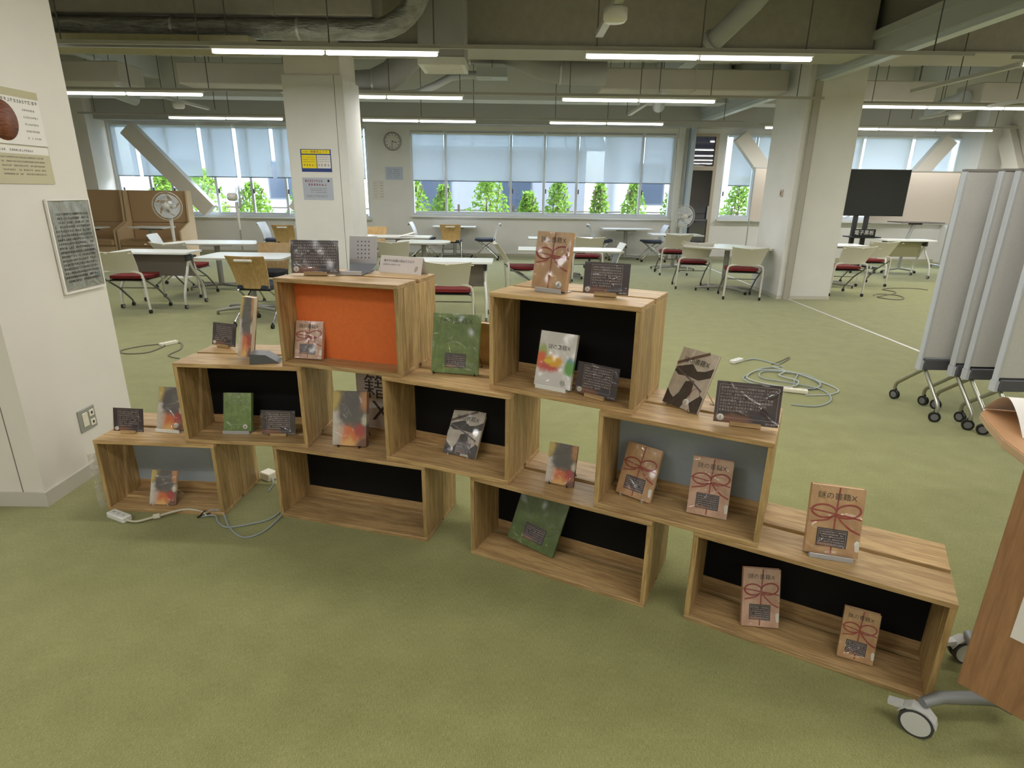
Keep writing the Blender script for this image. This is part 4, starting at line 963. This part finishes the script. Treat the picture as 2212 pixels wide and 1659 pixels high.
# ================================================================== CHAIRS
def caster_parts(parent, x, y, z0, r, mat, hub=None, rz=0, stem=True):
    c = MB().cyl((-.012, 0, r), (-.003, 0, r), r, 14).cyl((.003, 0, r), (.012, 0, r), r, 14)
    if stem: c.box(-.003, .003, -.012, .012, r, r*2+.012)
    o = c.build('caster', mat, parent, (x, y, z0), (0, 0, rz))
    if hub: MB().cyl((-.0128, 0, r), (.0128, 0, r), r*.62, 14).build('wheel_hub', hub, o)
    return o
def make_red_chair():
    t = thing('nesting_chair', '', 'chair', group='red seat nesting chairs')
    # bent white hoop frame behind and below the backrest
    MB().tube(smooth_path([(-.255, -.25, .05), (-.25, -.26, .25), (-.245, -.27, .44), (-.20, -.275, .50), (0, -.285, .515), (.20, -.275, .50), (.245, -.27, .44), (.25, -.26, .25), (.255, -.25, .05)], 5), .014, 8).build('hoop_frame', OFFW, t)
    def back(u, v):
        s = u-.5; wd_ = .40+.10*v; x = s*wd_; z = .50+.275*v-.02*math.cos(s*math.pi)*v; y = -.285-.17*v**1.2-.045*math.cos(s*math.pi)+.03
        return (x, y, z), Vector((0, -1, -.45)).normalized()
    bk_ = MB().slab(back, 10, 6, .010).build('backrest', OFFW, t)
    for sx in (-.13, 0, .13): MB().box(sx-.016, sx+.016, -.003, .003, -.004, .004).build('slot', plain('pale_slot', (222, 220, 208), .5), bk_, (sx*0+sx, -.478+.02*(sx == 0)*-1, .745), (R(30), 0, 0))
    def seat(u, v):
        a, b = 2*u-1, 2*v-1; k_ = (1-.28*b*b*abs(a)**3)
        return (a*.235*k_, .0+b*.235, .425+.014*(1-a*a)*(1-b*b)+.012*b*b*(b < 0)), (0, 0, 1)
    MB().slab(seat, 10, 10, .034).build('seat', RED, t)
    MB().box(-.20, .20, -.20, .18, .385, .405, .004).build('seat_pan', BLACK, t)
    for s in (-1, 1):
        MB().tube([(s*.235, -.275, .44), (s*.235, .02, .27), (s*.235, .24, .085), (s*.235, .255, .05)], .011, 8).build('leg', MGREY, t)
        MB().tube([(s*.225, -.25, .395), (s*.20, -.2, .39), (s*.20, .19, .39)], .010, 8).build('seat_rail', CHROME, t)
        caster_parts(t, s*.255, -.25, 0, .024, BLACK); caster_parts(t, s*.235, .255, 0, .024, BLACK)
    MB().tube([(-.235, .02, .27), (.235, .02, .27)], .007, 6).build('stretcher', MGREY, t)
    return t
def make_shell_chair(name, backmat, seatmat, grp):
    t = thing(name, '', 'chair', group=grp)
    def back(u, v):
        s = u-.5; wd_ = .37+.07*v; z = .43+.36*v; y = -.19-.02*v-.10*v*v-.035*math.cos(s*math.pi)+.02
        return (s*wd_, y, z), Vector((0, -1, -.3)).normalized()
    bk_ = MB().slab(back, 10, 8, .012).build('backrest', backmat, t)
    MB().box(-.10, .10, -.012, .010, -.012, .012, .004).build('handle_slot', WHITE2 if backmat is PLY else plain('slot_shadow', (70, 72, 76), .6), bk_, (0, -.325, .745), (R(18), 0, 0))
    def seat(u, v):
        a, b = 2*u-1, 2*v-1; k_ = 1-.2*abs(a)**3*b*b
        return (a*.215*k_, .02+b*.22, .44+.01*(1-a*a)), (0, 0, 1)
    MB().slab(seat, 8, 8, .04).build('seat', seatmat, t)
    MB().box(-.17, .17, -.17, .19, .40, .42, .003).build('seat_pan', BLACK, t)
    for s in (-1, 1):
        MB().tube([(s*.18, -.17, .41), (s*.20, .05, .25), (s*.22, .25, .06)], .012, 8).build('leg', CHROME, t)
        MB().tube([(s*.18, .17, .41), (s*.20, -.04, .25), (s*.22, -.26, .06)], .012, 8).build('leg', CHROME, t)
        caster_parts(t, s*.22, .255, 0, .026, BLACK); caster_parts(t, s*.22, -.265, 0, .026, BLACK)
    MB().tube([(-.2, 0, .25), (.2, 0, .25)], .008, 6).build('stretcher', CHROME, t)
    return t
RC = make_red_chair(); rc_used = []
for (x, y, th, lab) in (
    (-4.69, 7.37, 92, 'red seat nesting chair right beside the nearest column'),
    (-4.62, 8.50, 88, 'red seat nesting chair at the trapezoid table on the left'),
    (-1.75, 9.16, 90, 'red seat nesting chair behind the perforated stand'),
    (-.68, 6.69, 90, 'red seat nesting chair between the two top crates'),
    (.18, 8.80, 8, 'red seat nesting chair seen from the side left of the book number 6'),
    (1.28, 10.46, 90, 'red seat nesting chair just right of the book number 6'),
    (3.03, 11.46, 90, 'red seat nesting chair before the standing fan at the right'),
    (2.93, 9.80, 84, 'red seat nesting chair on the far left side of the round cornered table'),
    (3.40, 8.88, 82, 'red seat nesting chair on the near side of the round cornered table'),
    (5.13, 9.32, 90, 'red seat nesting chair just right of the wide pier'),
    (6.12, 10.38, 92, 'red seat nesting chair below the big black screen')):
    place(RC, rc_used, lab, (x, y, 0), R(th-90), 'red seat nesting chairs')
WC = make_shell_chair('plywood_chair', PLY, NAVY, 'plywood back chairs'); wc_used = []
for (x, y, th, lab) in (
    (-2.84, 6.68, 84, 'plywood back chair nearest to the orange backed crate'),
    (-4.50, 12.15, 90, 'plywood back chair before the window sill left of the middle column'),
    (-3.16, 7.72, -90, 'plywood back chair facing the camera behind the white table'),
    (-2.64, 11.42, -90, 'plywood back chair facing the camera right of the middle column'),
    (-1.32, 13.06, 90, 'plywood back chair at the small wall table under the middle window'),
    (.55, 8.16, 92, 'plywood back chair behind the book number 6')):
    place(WC, wc_used, lab, (x, y, 0), R(th-90), 'plywood back chairs')
SC = make_shell_chair('shell_chair', plain('white_shell', (214, 218, 220), .4), NAVY, 'white shell chairs'); sc_used = []
for (x, y, th, lab) in (
    (-5.20, 9.25, 12, 'white shell chair behind the red chair at the far left'),
    (-4.99, 12.75, 0, 'white shell chair by the window sill left of the middle column'),
    (-1.98, 13.50, 0, 'white shell chair left of the wall table under the middle window'),
    (-.60, 13.50, 180, 'white shell chair right of the wall table under the middle window'),
    (1.98, 13.62, 0, 'white shell chair left of the right wall table'),
    (3.12, 13.55, 180, 'white shell chair right of the right wall table'),
    (1.28, 8.62, 180, 'white shell chair at the right end of the long white table')):
    place(SC, sc_used, lab, (x, y, 0), R(th-90), 'white shell chairs')

# ================================================================== TABLES
def rounded_poly(pts, r, n=5):
    o = []; m = len(pts)
    for i in range(m):
        p = Vector(pts[i]); a = (Vector(pts[i-1])-p).normalized(); b = (Vector(pts[(i+1) % m])-p).normalized()
        s = p+a*r; e = p+b*r
        for k in range(n+1):
            t = k/n; q = s*(1-t)**2+p*2*t*(1-t)+e*t*t; o.append((q.x, q.y))
    return o
TLEG = plain('table_leg_grey', (150, 150, 144), .45, .3)
def pedestal_table(label, x, y, rz, poly, z=.70, grp='white pedestal tables', r=.08, fl=.42):
    t = thing('pedestal_table', label, 'table', (x, y, 0), R(rz), grp)
    tp = MB().prism(rounded_poly(poly, r), z-.022, z, 'z').build('tabletop', TOPW, t)
    MB().prism(rounded_poly([(a*1.003, b*1.003) for a, b in poly], r), z-.019, z-.004, 'z').build('edge_band', plain('edge_grey', (170, 168, 158), .5), tp)
    MB().box(-.22, .22, -.035, .035, z-.055, z-.022, .004).build('top_bracket', DGREY, t)
    MB().tube([(0, 0, .06), (0, 0, z-.05)], .04, 14).build('column_leg', TLEG, t)
    for a in (25, 155, 205, 335):
        c, s = math.cos(R(a)), math.sin(R(a))
        MB().tube([(0, 0, .075), (fl*.7*c, fl*.7*s, .065), (fl*c, fl*s, .05)], [.026, .022, .016], 8).build('foot', TLEG, t)
        caster_parts(t, fl*c, fl*s, 0, .024, BLACK, None, R(a), False)
    return t
trap = [(-.70, -.33), (.70, -.33), (.48, .33), (-.48, .33)]
def rect(a, b): return [(-a, -b), (a, -b), (a, b), (-a, b)]
pedestal_table('white trapezoid table with a grey pedestal at the left', -4.45, 9.05, 4, trap)
pedestal_table('white table behind the nearest plywood chair', -3.22, 7.30, 0, rect(.52, .34))
pedestal_table('small white wall table under the middle window', -1.33, 13.82, 0, rect(.48, .30), r=.03)
pedestal_table('white wall table before the right part of the middle window', 2.56, 13.78, 3, rect(.55, .32), r=.05)
pedestal_table('small white table by the window sill left of the middle column', -4.15, 12.95, 0, rect(.42, .3), r=.04)
pedestal_table('long white table behind the book number 6', .82, 8.66, -1, rect(.74, .27), r=.03)
pedestal_table('white table farther back behind the book number 6', .85, 10.72, 0, rect(.58, .25), r=.03)
pedestal_table('white round cornered table beside the wide pier', 3.36, 9.42, -32, [(-.62, -.40), (.55, -.42), (.66, .12), (-.05, .5), (-.62, .34)], r=.14)
pedestal_table('white table before the standing fan at the right', 3.22, 12.05, 0, rect(.50, .30), r=.06)
pedestal_table('white table right of the middle column in the distance', -2.02, 10.62, 0, rect(.58, .30), r=.04)
pedestal_table('white round ended table behind the tent card', -1.42, 9.62, 0, rect(.42, .32), r=.28)
pedestal_table('white table by the red chairs right of the wide pier', 5.30, 10.06, 0, rect(.52, .25), r=.04)
pt_ = thing('paper_sheet', 'open white leaflet on the distant table right of the middle column', 'paper', (-1.86, 10.55, .701), R(20))
MB().prism([(-.15, 0), (0, .03), (.15, .07), (.15, .072), (0, .033), (-.15, .002)], -.1, .1, 'y').build('sheet', PAPER, pt_)

def flip_table(label, x, y, rz, wd_, dp, modesty, flipped=False, z=.70, grp='folding flip-top tables'):
    t = thing('flip_top_table', label, 'table', (x, y, 0), R(rz), grp)
    tp = MB().prism(rounded_poly(rect(wd_/2, dp/2), .03), z-.022, z, 'z').build('tabletop', TOPW, t)
    MB().box(-wd_/2+.1, wd_/2-.1, -.02, .02, z-.055, z-.03, .004).build('pivot_beam', MGREY, t)
    if modesty: MB().box(-wd_/2+.08, wd_/2-.08, dp*.22, dp*.22+.012, z-.33, z-.06, .003).build('modesty_panel', modesty, t)
    for s in (-1, 1):
        X = s*(wd_/2-.09)
        MB().box(X-.02, X+.02, -.06, .06, z-.12, z-.03, .006).build('flip_hinge', DGREY, t)
        for q in (-1, 1):
            MB().tube(smooth_path([(X, 0, z-.08), (X, q*.06, z-.22), (X+s*.02, q*.2, .28), (X+s*.02, q*.245, .16), (X+s*.02, q*.25, .055)], 4), .017, 8).build('leg', WHITE, t)
            caster_parts(t, X+s*.02, q*.25, 0, .030, DGREY, ALU)
    return t
MODG = plain('modesty_grey', (134, 126, 122), .7)
flip_table('white flip-top table with a grey modesty panel beside the nearest column', -4.55, 7.68, 0, .95, .42, MODG)
flip_table('white flip-top table with a grey modesty panel between the two top crates', -.86, 7.12, 0, 1.25, .45, MODG)
flip_table('flip-top table with a beige modesty panel at the far right', 7.42, 11.45, 0, .95, .42, plain('modesty_beige', (176, 172, 140), .7))
flip_table('pale flip-top table partly hidden behind the grey panels', 9.1, 11.2, 8, .9, .42, None)
hd = thing('standing_desk', 'tall dark topped desk on a slanted column at the far right', 'table', (7.9, 12.0, 0))
MB().prism(rounded_poly(rect(.42, .25), .03), .985, 1.0, 'z').build('tabletop', plain('dark_laminate', (92, 82, 82), .4), hd)
MB().tube([(-.14, 0, .1), (-.14, 0, .55), (-.02, 0, .97)], .03, 12).build('column_leg', ALU, hd)
MB().box(-.12, .12, -.03, .03, .95, .985).build('top_bracket', BLACK, hd)
for q in (-1, 1):
    MB().tube([(-.14, 0, .1), (-.14+q*.32, 0, .05)], .02, 8).build('foot', ALU, hd); caster_parts(hd, -.14+q*.33, 0, 0, .025, BLACK, None, 0, False)

# ================================================================== FANS
FANW = plain('fan_white', (206, 204, 196), .45)
def fan(label, x, y, zh, rz, r=.225):
    t = thing('standing_fan', label, 'fan', (x, y, 0), R(rz), 'white standing fans')
    MB().lathe([(0, .035), (.10, .03), (.19, .012), (.20, 0), (0, 0)], 28).build('base', FANW, t)
    MB().tube([(0, 0, .02), (0, 0, zh*.62)], .014, 10).build('pole', CHROME, t)
    MB().tube([(0, 0, zh*.5), (0, 0, zh-.1)], [.022, .034], 12).build('neck', FANW, t)
    MB().tube([(0, .16, zh), (0, .13, zh), (0, .02, zh), (0, -.03, zh)], [.045, .075, .08, .05], 16).build('motor_housing', FANW, t)
    g = MB()
    for (rr, yy) in ((r, -.08), (r, -.05), (r*.75, -.125), (r*.5, -.14), (r*.25, -.145), (r*.8, -.02)):
        g.tube([(rr*math.cos(R(k*10)), yy, zh+rr*math.sin(R(k*10))) for k in range(36)], .0028, 4, False, True)
    for k in range(40):
        c, s = math.cos(R(k*9)), math.sin(R(k*9))
        g.tube([(.05*c, -.145, zh+.05*s), (r*.6*c, -.138, zh+r*.6*s), (r*c, -.08, zh+r*s), (r*.9*c, -.02, zh+r*.9*s), (.07*c, .0, zh+.07*s)], .001, 3, False)
    g.build('guard', FANW, t)
    MB().lathe([(0, -.152), (.045, -.150), (.05, -.14)], 18, (0, 0, zh), 'y').build('badge', FANW, t)
    for k in range(5):
        def blade(u, v, k=k):
            a = R(72*k)+(.12+.9*v)*(u-.5)*1.1+.25*u; rr = .035+(r*.86-.035)*u
            return (rr*math.cos(a+v*.75), -.07+.03*(v-.5), zh+rr*math.sin(a+v*.75)), (0, -1, 0)
        MB().slab(blade, 5, 4, .002).build('blade', plain('fan_blade', (196, 200, 202), .35), t)
fan('white standing fan facing the room beside the brown booth', -5.72, 10.2, 1.17, 12)
fan('white standing fan seen from the side before the left window', -5.62, 12.5, 1.29, 112)
fan('white standing fan beside the dark glass door', 3.52, 12.75, 1.02, 8, .235)

# ================================================================== BOOTHS
BRN = plain('brown_booth_fabric', (178, 148, 110), .9, var=.06, scale=150); BSHELL = plain('booth_cream_side', (204, 178, 140), .7)
def booth(label, x0, x1, y):
    t = thing('high_back_booth', label, 'booth', ((x0+x1)/2, y, 0), 0, 'brown high back booths'); a = (x1-x0)/2
    MB().box(-a+.03, a-.03, 0, .10, .75, 1.39, .015).build('upper_back_panel', BRN, t)
    MB().box(-a+.03, a-.03, -.02, .10, .30, .745, .015).build('lower_back_panel', BRN, t)
    MB().box(-a+.03, a-.03, -.55, -.0, .30, .44, .03).build('seat_cushion', BRN, t)
    MB().box(-a+.03, a-.03, -.50, .08, 0, .30).build('seat_base', BSHELL, t)
    for s in (-1, 1): MB().prism([(.10, 0), (-.52, 0), (-.50, .62), (-.12, .78), (-.08, 1.39), (.10, 1.39)], s*a-.018, s*a+.018, 'x').build('side_wing', BSHELL, t)
booth('left brown high back booth cut off by the nearest column', -9.05, -8.06, 12.75)
booth('right brown high back booth behind the round fan', -7.99, -6.72, 12.75)
pedestal_table('narrow white table standing in the right brown booth', -7.10, 11.92, 0, rect(.36, .25), .72, 'white pedestal tables', .05, .22)
pedestal_table('white table end standing in the left brown booth', -8.35, 11.92, 0, rect(.30, .25), .70, 'white pedestal tables', .05, .22)

# ================================================================== SCREEN, WHITEBOARDS
tv = thing('display_stand', 'big black screen on a black wheeled stand', 'screen', (7.19, 12.30, 0))
scn = MB().box(-.60, .60, -.03, .03, 1.09, 1.97, .006).build('screen_case', plain('screen_black', (30, 32, 33), .35), tv)
MB().box(-.585, .585, -.0315, -.03, 1.11, 1.955).build('screen_panel', plain('screen_glass', (34, 38, 38), .14), scn)
for x in (-.30, -.08): MB().box(x-.04, x+.04, .0, .06, .12, 1.4, .004).build('post', plain('stand_dark', (54, 54, 56), .5), tv)
MB().box(-.45, .10, -.30, .12, .675, .70, .004).build('shelf', BLACK, tv)
for x in (-.42, .05):
    MB().box(x-.03, x+.03, -.40, .35, .07, .12, .005).build('foot', BLACK, tv)
    for yy in (-.36, .31): caster_parts(tv, x, yy, 0, .032, BLACK)
sg = thing('sign_board', 'black sign with white characters naming the screen', 'sign', (6.98, 12.10, .7))
MB().box(-.23, .23, -.012, .012, 0, .145, .004).build('board', BLACK, sg)
lettering('電子黒板', .098, plain('sign_white', (226, 226, 222), .5), sg, 0, .072, -.0135)
def whiteboard(label, x, y, z0, z1, wd_, rz=0, mat=None):
    t = thing('mobile_whiteboard', label, 'whiteboard', (x, y, 0), R(rz), 'mobile whiteboards'); a = wd_/2
    MB().box(-a+.02, a-.02, -.012, .012, z0+.02, z1-.02).build('board', mat or plain('whiteboard_face', (206, 196, 186), .35), t)
    MB().box(-a, a, -.016, .016, z0, z0+.02).box(-a, a, -.016, .016, z1-.02, z1).box(-a, -a+.02, -.016, .016, z0+.02, z1-.02).box(a-.02, a, -.016, .016, z0+.02, z1-.02).build('frame', ALU, t)
    MB().box(-a+.05, a-.05, -.07, -.016, z0-.005, z0+.012).build('pen_tray', ALU, t)
    for s in (-1, 1):
        MB().tube([(s*(a-.012), 0, z0+.1), (s*(a-.012), 0, .08)], .014, 8).build('post', ALU, t)
        MB().tube([(s*(a-.012), -.28, .065), (s*(a-.012), .28, .065)], .016, 8).build('foot', ALU, t)
        for q in (-1, 1): caster_parts(t, s*(a-.012), q*.27, 0, .026, DGREY)
whiteboard('beige mobile whiteboard half hidden by the wide pier', 5.55, 13.0, .92, 2.01, 1.10)
whiteboard('wide beige mobile whiteboard behind the big black screen', 8.30, 12.85, .92, 1.97, 1.75)

# ================================================================== GREY PANELS ON CASTERS
PAN = plain('grey_panel_cloth', (198, 196, 192), .75, var=.03, scale=80); PCAP = plain('panel_end_cap', (190, 194, 200), .4)
def panel(label, x, y, rz, z0=.40, z1=1.66, wd_=1.35):
    t = thing('mobile_partition', label, 'partition panel', (x, y, 0), R(rz), 'grey panels on casters')
    MB().box(.012, wd_, -.018, .018, z0, z1-.012, .004).build('panel_face', PAN, t)
    MB().box(0, .016, -.022, .022, z0-.02, z1, .003).build('edge_profile', PCAP, t)
    MB().box(0, wd_, -.022, .022, z1-.014, z1+.004, .003).build('top_profile', plain('panel_top', (140, 136, 130), .5), t)
    MB().prism([(0, z0-.02), (.03, z0-.02), (.02, z0-.04), (.02, z0-.09), (0, z0-.09)], -.026, .026, 'y').build('corner_cap', PCAP, t)
    MB().box(.022, wd_, -.035, .035, z0-.085, z0-.01, .004).build('lower_tray', plain('tray_grey', (84, 84, 90), .5), t)
    for xx in (.055, wd_-.1):
        for q in (-1, 1):
            MB().tube([(xx, 0, z0-.085), (xx-.02, q*.235, .135), (xx-.02, q*.25, .11), (xx-.02, q*.25, .075)], .0125, 10).build('leg', plain('leg_tube', (172, 172, 158), .3, .8), t)
            caster_parts(t, xx-.02, q*.25-.01*q, 0, .037, BLACK, plain('caster_hub', (112, 112, 114), .5), R(60 if q < 0 else 20))
panel('grey mobile panel at the left end of the row by the white floor line', 2.92, 4.07, -2)
panel('second grey mobile panel of the row', 3.05, 3.93, -2)
panel('third grey mobile panel of the row', 3.09, 3.85, -2)
panel('fourth grey mobile panel of the row, cut off by the right edge', 3.09, 3.60, -2)

# ================================================================== NEAR RIGHT TABLES
DTOP = plain('warm_wood_laminate', (182, 138, 98), .5, var=.06, scale=8); DBRD = wood('brown_board', 'z', lin(164, 122, 84), lin(138, 100, 66), .6)
ang = math.atan2(-.83, .55)
ft_ = thing('flip_top_table', 'brown flip-top table tipped upright at the lower right edge', 'table', (1.252, 1.303, 0), ang)
MB().box(0, 1.2, 0, .024, .21, .90, .003).build('tabletop', DBRD, ft_)
MB().box(.035, 1.15, -.0, .0, 0, 0.001) if False else None
pp = MB().box(.075, .36, -.0012, 0, .423, .78).build('taped_paper', PAPER, ft_)
FOOT = plain('cast_grey_foot', (140, 142, 142), .45, .4)
MB().tube([(-.053, -.025, .105), (-.03, .03, .115), (.04, .15, .105), (.08, .20, .10)], [.015, .018, .02, .022], 10).build('foot', FOOT, ft_)
MB().tube([(-.098, .416, .105), (-.06, .36, .112), (.03, .25, .105), (.08, .20, .10)], [.018, .022, .026, .03], 10).build('foot', FOOT, ft_)
MB().box(.055, .105, .17, .23, .08, .60, .006).build('post', FOOT, ft_)
MB().box(.055, .105, .024, .17, .53, .60, .006).build('pivot_arm', FOOT, ft_)
for (xx, yy, rz) in ((-.053, -.03, 104), (-.098, .416, 140)):
    c = MB().cyl((-.020, 0, .044), (-.005, 0, .044), .044, 26).cyl((.005, 0, .044), (.020, 0, .044), .044, 26).build('caster', DGREY, ft_, (xx, yy, 0), (0, 0, R(rz)))
    MB().cyl((-.0215, 0, .044), (.0215, 0, .044), .037, 26).build('wheel_hub', plain('white_hub', (206, 206, 202), .45), c)
    MB().prism([(-.048, .05), (-.042, .07), (-.02, .09), (.02, .093), (.042, .075), (.05, .055), (.035, .077), (.0, .086), (-.03, .073)], -.018, .018, 'x').build('caster_hood', plain('hood_white', (196, 196, 194), .45), c)
    MB().prism([(.035, .066), (.075, .060), (.078, .072), (.04, .082)], -.012, .012, 'x').build('brake_lever', plain('hood_white', (196, 196, 194), .45), c)
rt = thing('round_cornered_table', 'wood topped table with a curved edge at the right frame edge', 'table', (2.35, 1.75, 0), 0)
poly = [(-.50, .40), (-.55, .36), (-.60, .26), (-.67, .10), (-.71, -.05), (-.73, -.2), (-.70, -.35), (-.60, -.42), (.6, -.42), (.6, .42), (-.40, .42)]
MB().prism(poly, .685, .715, 'z').build('tabletop', DTOP, rt)
MB().prism([(a*1.004, b*1.004) for a, b in poly], .688, .712, 'z').build('edge_band', plain('edge_beige', (190, 160, 124), .5), rt)
for (x, y) in ((.3, .3), (.3, -.3)):
    MB().tube([(x, y, .685), (x, y, .07)], .02, 10).build('leg', ALU, rt); caster_parts(rt, x, y, 0, .032, DGREY, ALU)
lf = thing('leaflet', 'white leaflet folded into an arch on the wood topped table', 'leaflet', (1.80, 2.00, .716), R(-16))
def leaf(u, v):
    y_ = (v-.5)*.30; z = .095*max(0, 1-abs(2*v-1)**1.6)+.001
    return (u*.42-.01, y_+.03*u, z), (0, .2*(v-.5), 1)
MB().slab(leaf, 6, 16, .0008).build('sheet', PAPER, lf)
s2_ = thing('leaflet', 'flat white paper at the very right edge on the wood topped table', 'leaflet', (1.86, 1.72, .716), R(-30))
MB().box(-.10, .15, -.10, .10, 0, .001).build('sheet', PAPER, s2_)

# ================================================================== OUTSIDE
gm = N('garden_ground'); gm.base(gm.ramp(gm.noise(gm.obj(), 1.2, 4), [(.3, lin(150, 150, 130)), (.7, lin(206, 202, 188))])); gm.rough(.9)
struct('ground', MB().box(-40, 40, YB+.3, 70, -.3, -.2), gm.m, 'pale garden ground outside the windows')
def leaf_mat(name, a, b):
    k = N(name); c = k.ramp(k.noise(k.obj(), 14, 2), [(.3, lin(*a)), (.7, lin(*b))]); k.t.nodes.remove(k.p)
    df = k.n('ShaderNodeBsdfDiffuse'); tl = k.n('ShaderNodeBsdfTranslucent'); mx = k.n('ShaderNodeMixShader'); mx.inputs[0].default_value = .4
    k.l(c, df.inputs[0]); k.l(c, tl.inputs[0]); k.l(df.outputs[0], mx.inputs[1]); k.l(tl.outputs[0], mx.inputs[2])
    o = [x for x in k.t.nodes if x.type == 'OUTPUT_MATERIAL'][0]; k.l(mx.outputs[0], o.inputs[0]); return k.m
LEAF = leaf_mat('shrub_leaf', (70, 112, 40), (150, 184, 84)); BARK = plain('bark', (110, 96, 78), .9)
def shrub(label, x, y, rx, z0, z1, n, seed):
    rr = random.Random(seed); t = thing('shrub', label, 'shrub', (x, y, -.2), 0, 'garden shrubs outside the windows')
    m = MB()
    for _ in range(n):
        a = rr.uniform(0, 2*math.pi); q = rr.random()**.5; h = rr.random()
        px, py, pz = rx*q*math.cos(a), rx*.8*q*math.sin(a), .2+z0+(z1-z0)*h
        k_ = .25+.75*math.sin(math.pi*min(.95, .12+h*.86)); px *= k_; py *= k_
        s = rr.uniform(.045, .10); d = Vector((rr.uniform(-1, 1), rr.uniform(-1, 1), rr.uniform(-.3, 1))).normalized(); e = d.orthogonal().normalized()
        p = Vector((px, py, pz)); m.add([p-d*s, p+e*s*.45, p+d*s, p-e*s*.45], [(0, 1, 2, 3)])
    tag(m.build('foliage', LEAF, t, fixn=False), kind='stuff')
    for k in range(4): MB().tube([(rr.uniform(-.05, .05), 0, 0), (rr.uniform(-.15, .15), rr.uniform(-.1, .1), .2+z0+(z1-z0)*.5), (rr.uniform(-rx, rx)*.6, rr.uniform(-.2, .2), .2+z1*.9)], .014, 5).build('stem', BARK, t)
sh = [(-2.35, .50, 1.75), (-1.65, .35, 1.6), (-.55, .62, 1.8), (.35, .35, 1.45), (1.05, .42, 1.75), (1.98, .30, 1.7), (2.85, .38, 1.7), (3.75, .40, 1.65),
      (-8.1, .45, 1.8), (-7.3, .6, 1.95), (-6.0, .5, 1.6), (-4.9, .5, 1.7), (5.35, .5, 1.9), (6.2, .5, 1.9)]
nm = ['at the left end of the middle window', 'second from the left in the middle window', 'widest in the middle window', 'low and sparse left of the centre mullion', 'right of the centre mullion', 'slim and dense in the middle window', 'second from the right in the middle window', 'at the right end of the middle window',
      'at the left end of the left window', 'behind the brace in the left window', 'behind the side facing fan', 'beside the middle column in the left window', 'left of the sash in the right window', 'right of the sash in the right window']
for i, (x, rx, zt) in enumerate(sh): shrub('leafy green garden shrub '+nm[i], x*1.13, 16.3+.25*math.sin(i*2.3), rx, -.1, zt, 900, 500+i)
fe = thing('garden_fence', 'low brown garden fence outside the middle window', 'fence', (0, 16.9, -.2))
for k in range(14): MB().box(-.03, .03, -.03, .03, 0, 1.30).build('post', plain('fence_brown', (110, 100, 88), .8), fe, (-9+k*1.5, 0, 0))
for z in (.7, 1.15): MB().tube([(-10, 0, z), (11, 0, z)], .02, 6).build('rail', plain('fence_brown', (110, 100, 88), .8), fe)
hb_ = thing('garden_building', 'low white building with a ribbed metal roof outside the middle window', 'building', (-.3, 20, -.2))
MB().box(-3.4, 2.6, 0, 4, 0, 2.95).build('wall', plain('building_wall', (150, 152, 158), .8), hb_)
rf = MB().prism([(-.6, 2.85), (-.6, 2.95), (2.2, 4.25), (5, 2.95), (5, 2.85), (2.2, 4.15)], -3.9, 3.1, 'x').build('roof', plain('metal_roof', (150, 164, 168), .4, .3), hb_)
for k in range(13): MB().prism([(-.6, 2.95), (-.6, 3.0), (2.2, 4.30), (2.2, 4.25)], -3.9+k*.58, -3.86+k*.58, 'x').build('roof_rib', plain('roof_rib', (96, 110, 116), .5), rf)
for x in (-2.2, .4):
    w_ = MB().box(x-.5, x+.5, -.03, .02, .9, 2.1).build('window', plain('building_window', (96, 104, 116), .3), hb_); MB().box(x-.45, x+.45, -.035, -.03, .95, 2.05).build('pane', plain('building_pane', (70, 80, 96), .15), w_)
for (x, y, wd_, h, lab, c) in ((4.9, 19, 3.2, 4.6, 'plain white building outside the right end of the middle window', (214, 216, 218)), (-9.2, 20.5, 6.5, 5.0, 'pale house outside the left window', (190, 198, 208)), (11, 21, 7, 5.2, 'pale house outside the right window', (204, 208, 208))):
    t = thing('neighbour_building', lab, 'building', (x, y, -.2)); MB().box(-wd_/2, wd_/2, 0, 4, 0, h).build('wall', plain('wall_%d' % c[0], c, .8), t)
    for k in (-1, 1):
        q = MB().box(k*wd_*.25-.5, k*wd_*.25+.5, -.03, .02, 1.3, 2.5).build('window', plain('building_window', (96, 104, 116), .3), t); MB().box(k*wd_*.25-.45, k*wd_*.25+.45, -.035, -.03, 1.35, 2.45).build('pane', plain('building_pane', (70, 80, 96), .15), q)
    MB().box(-wd_/2-.1, wd_/2+.1, -.1, 4.1, h, h+.12).build('roof', plain('flat_roof', (150, 150, 150), .8), t)
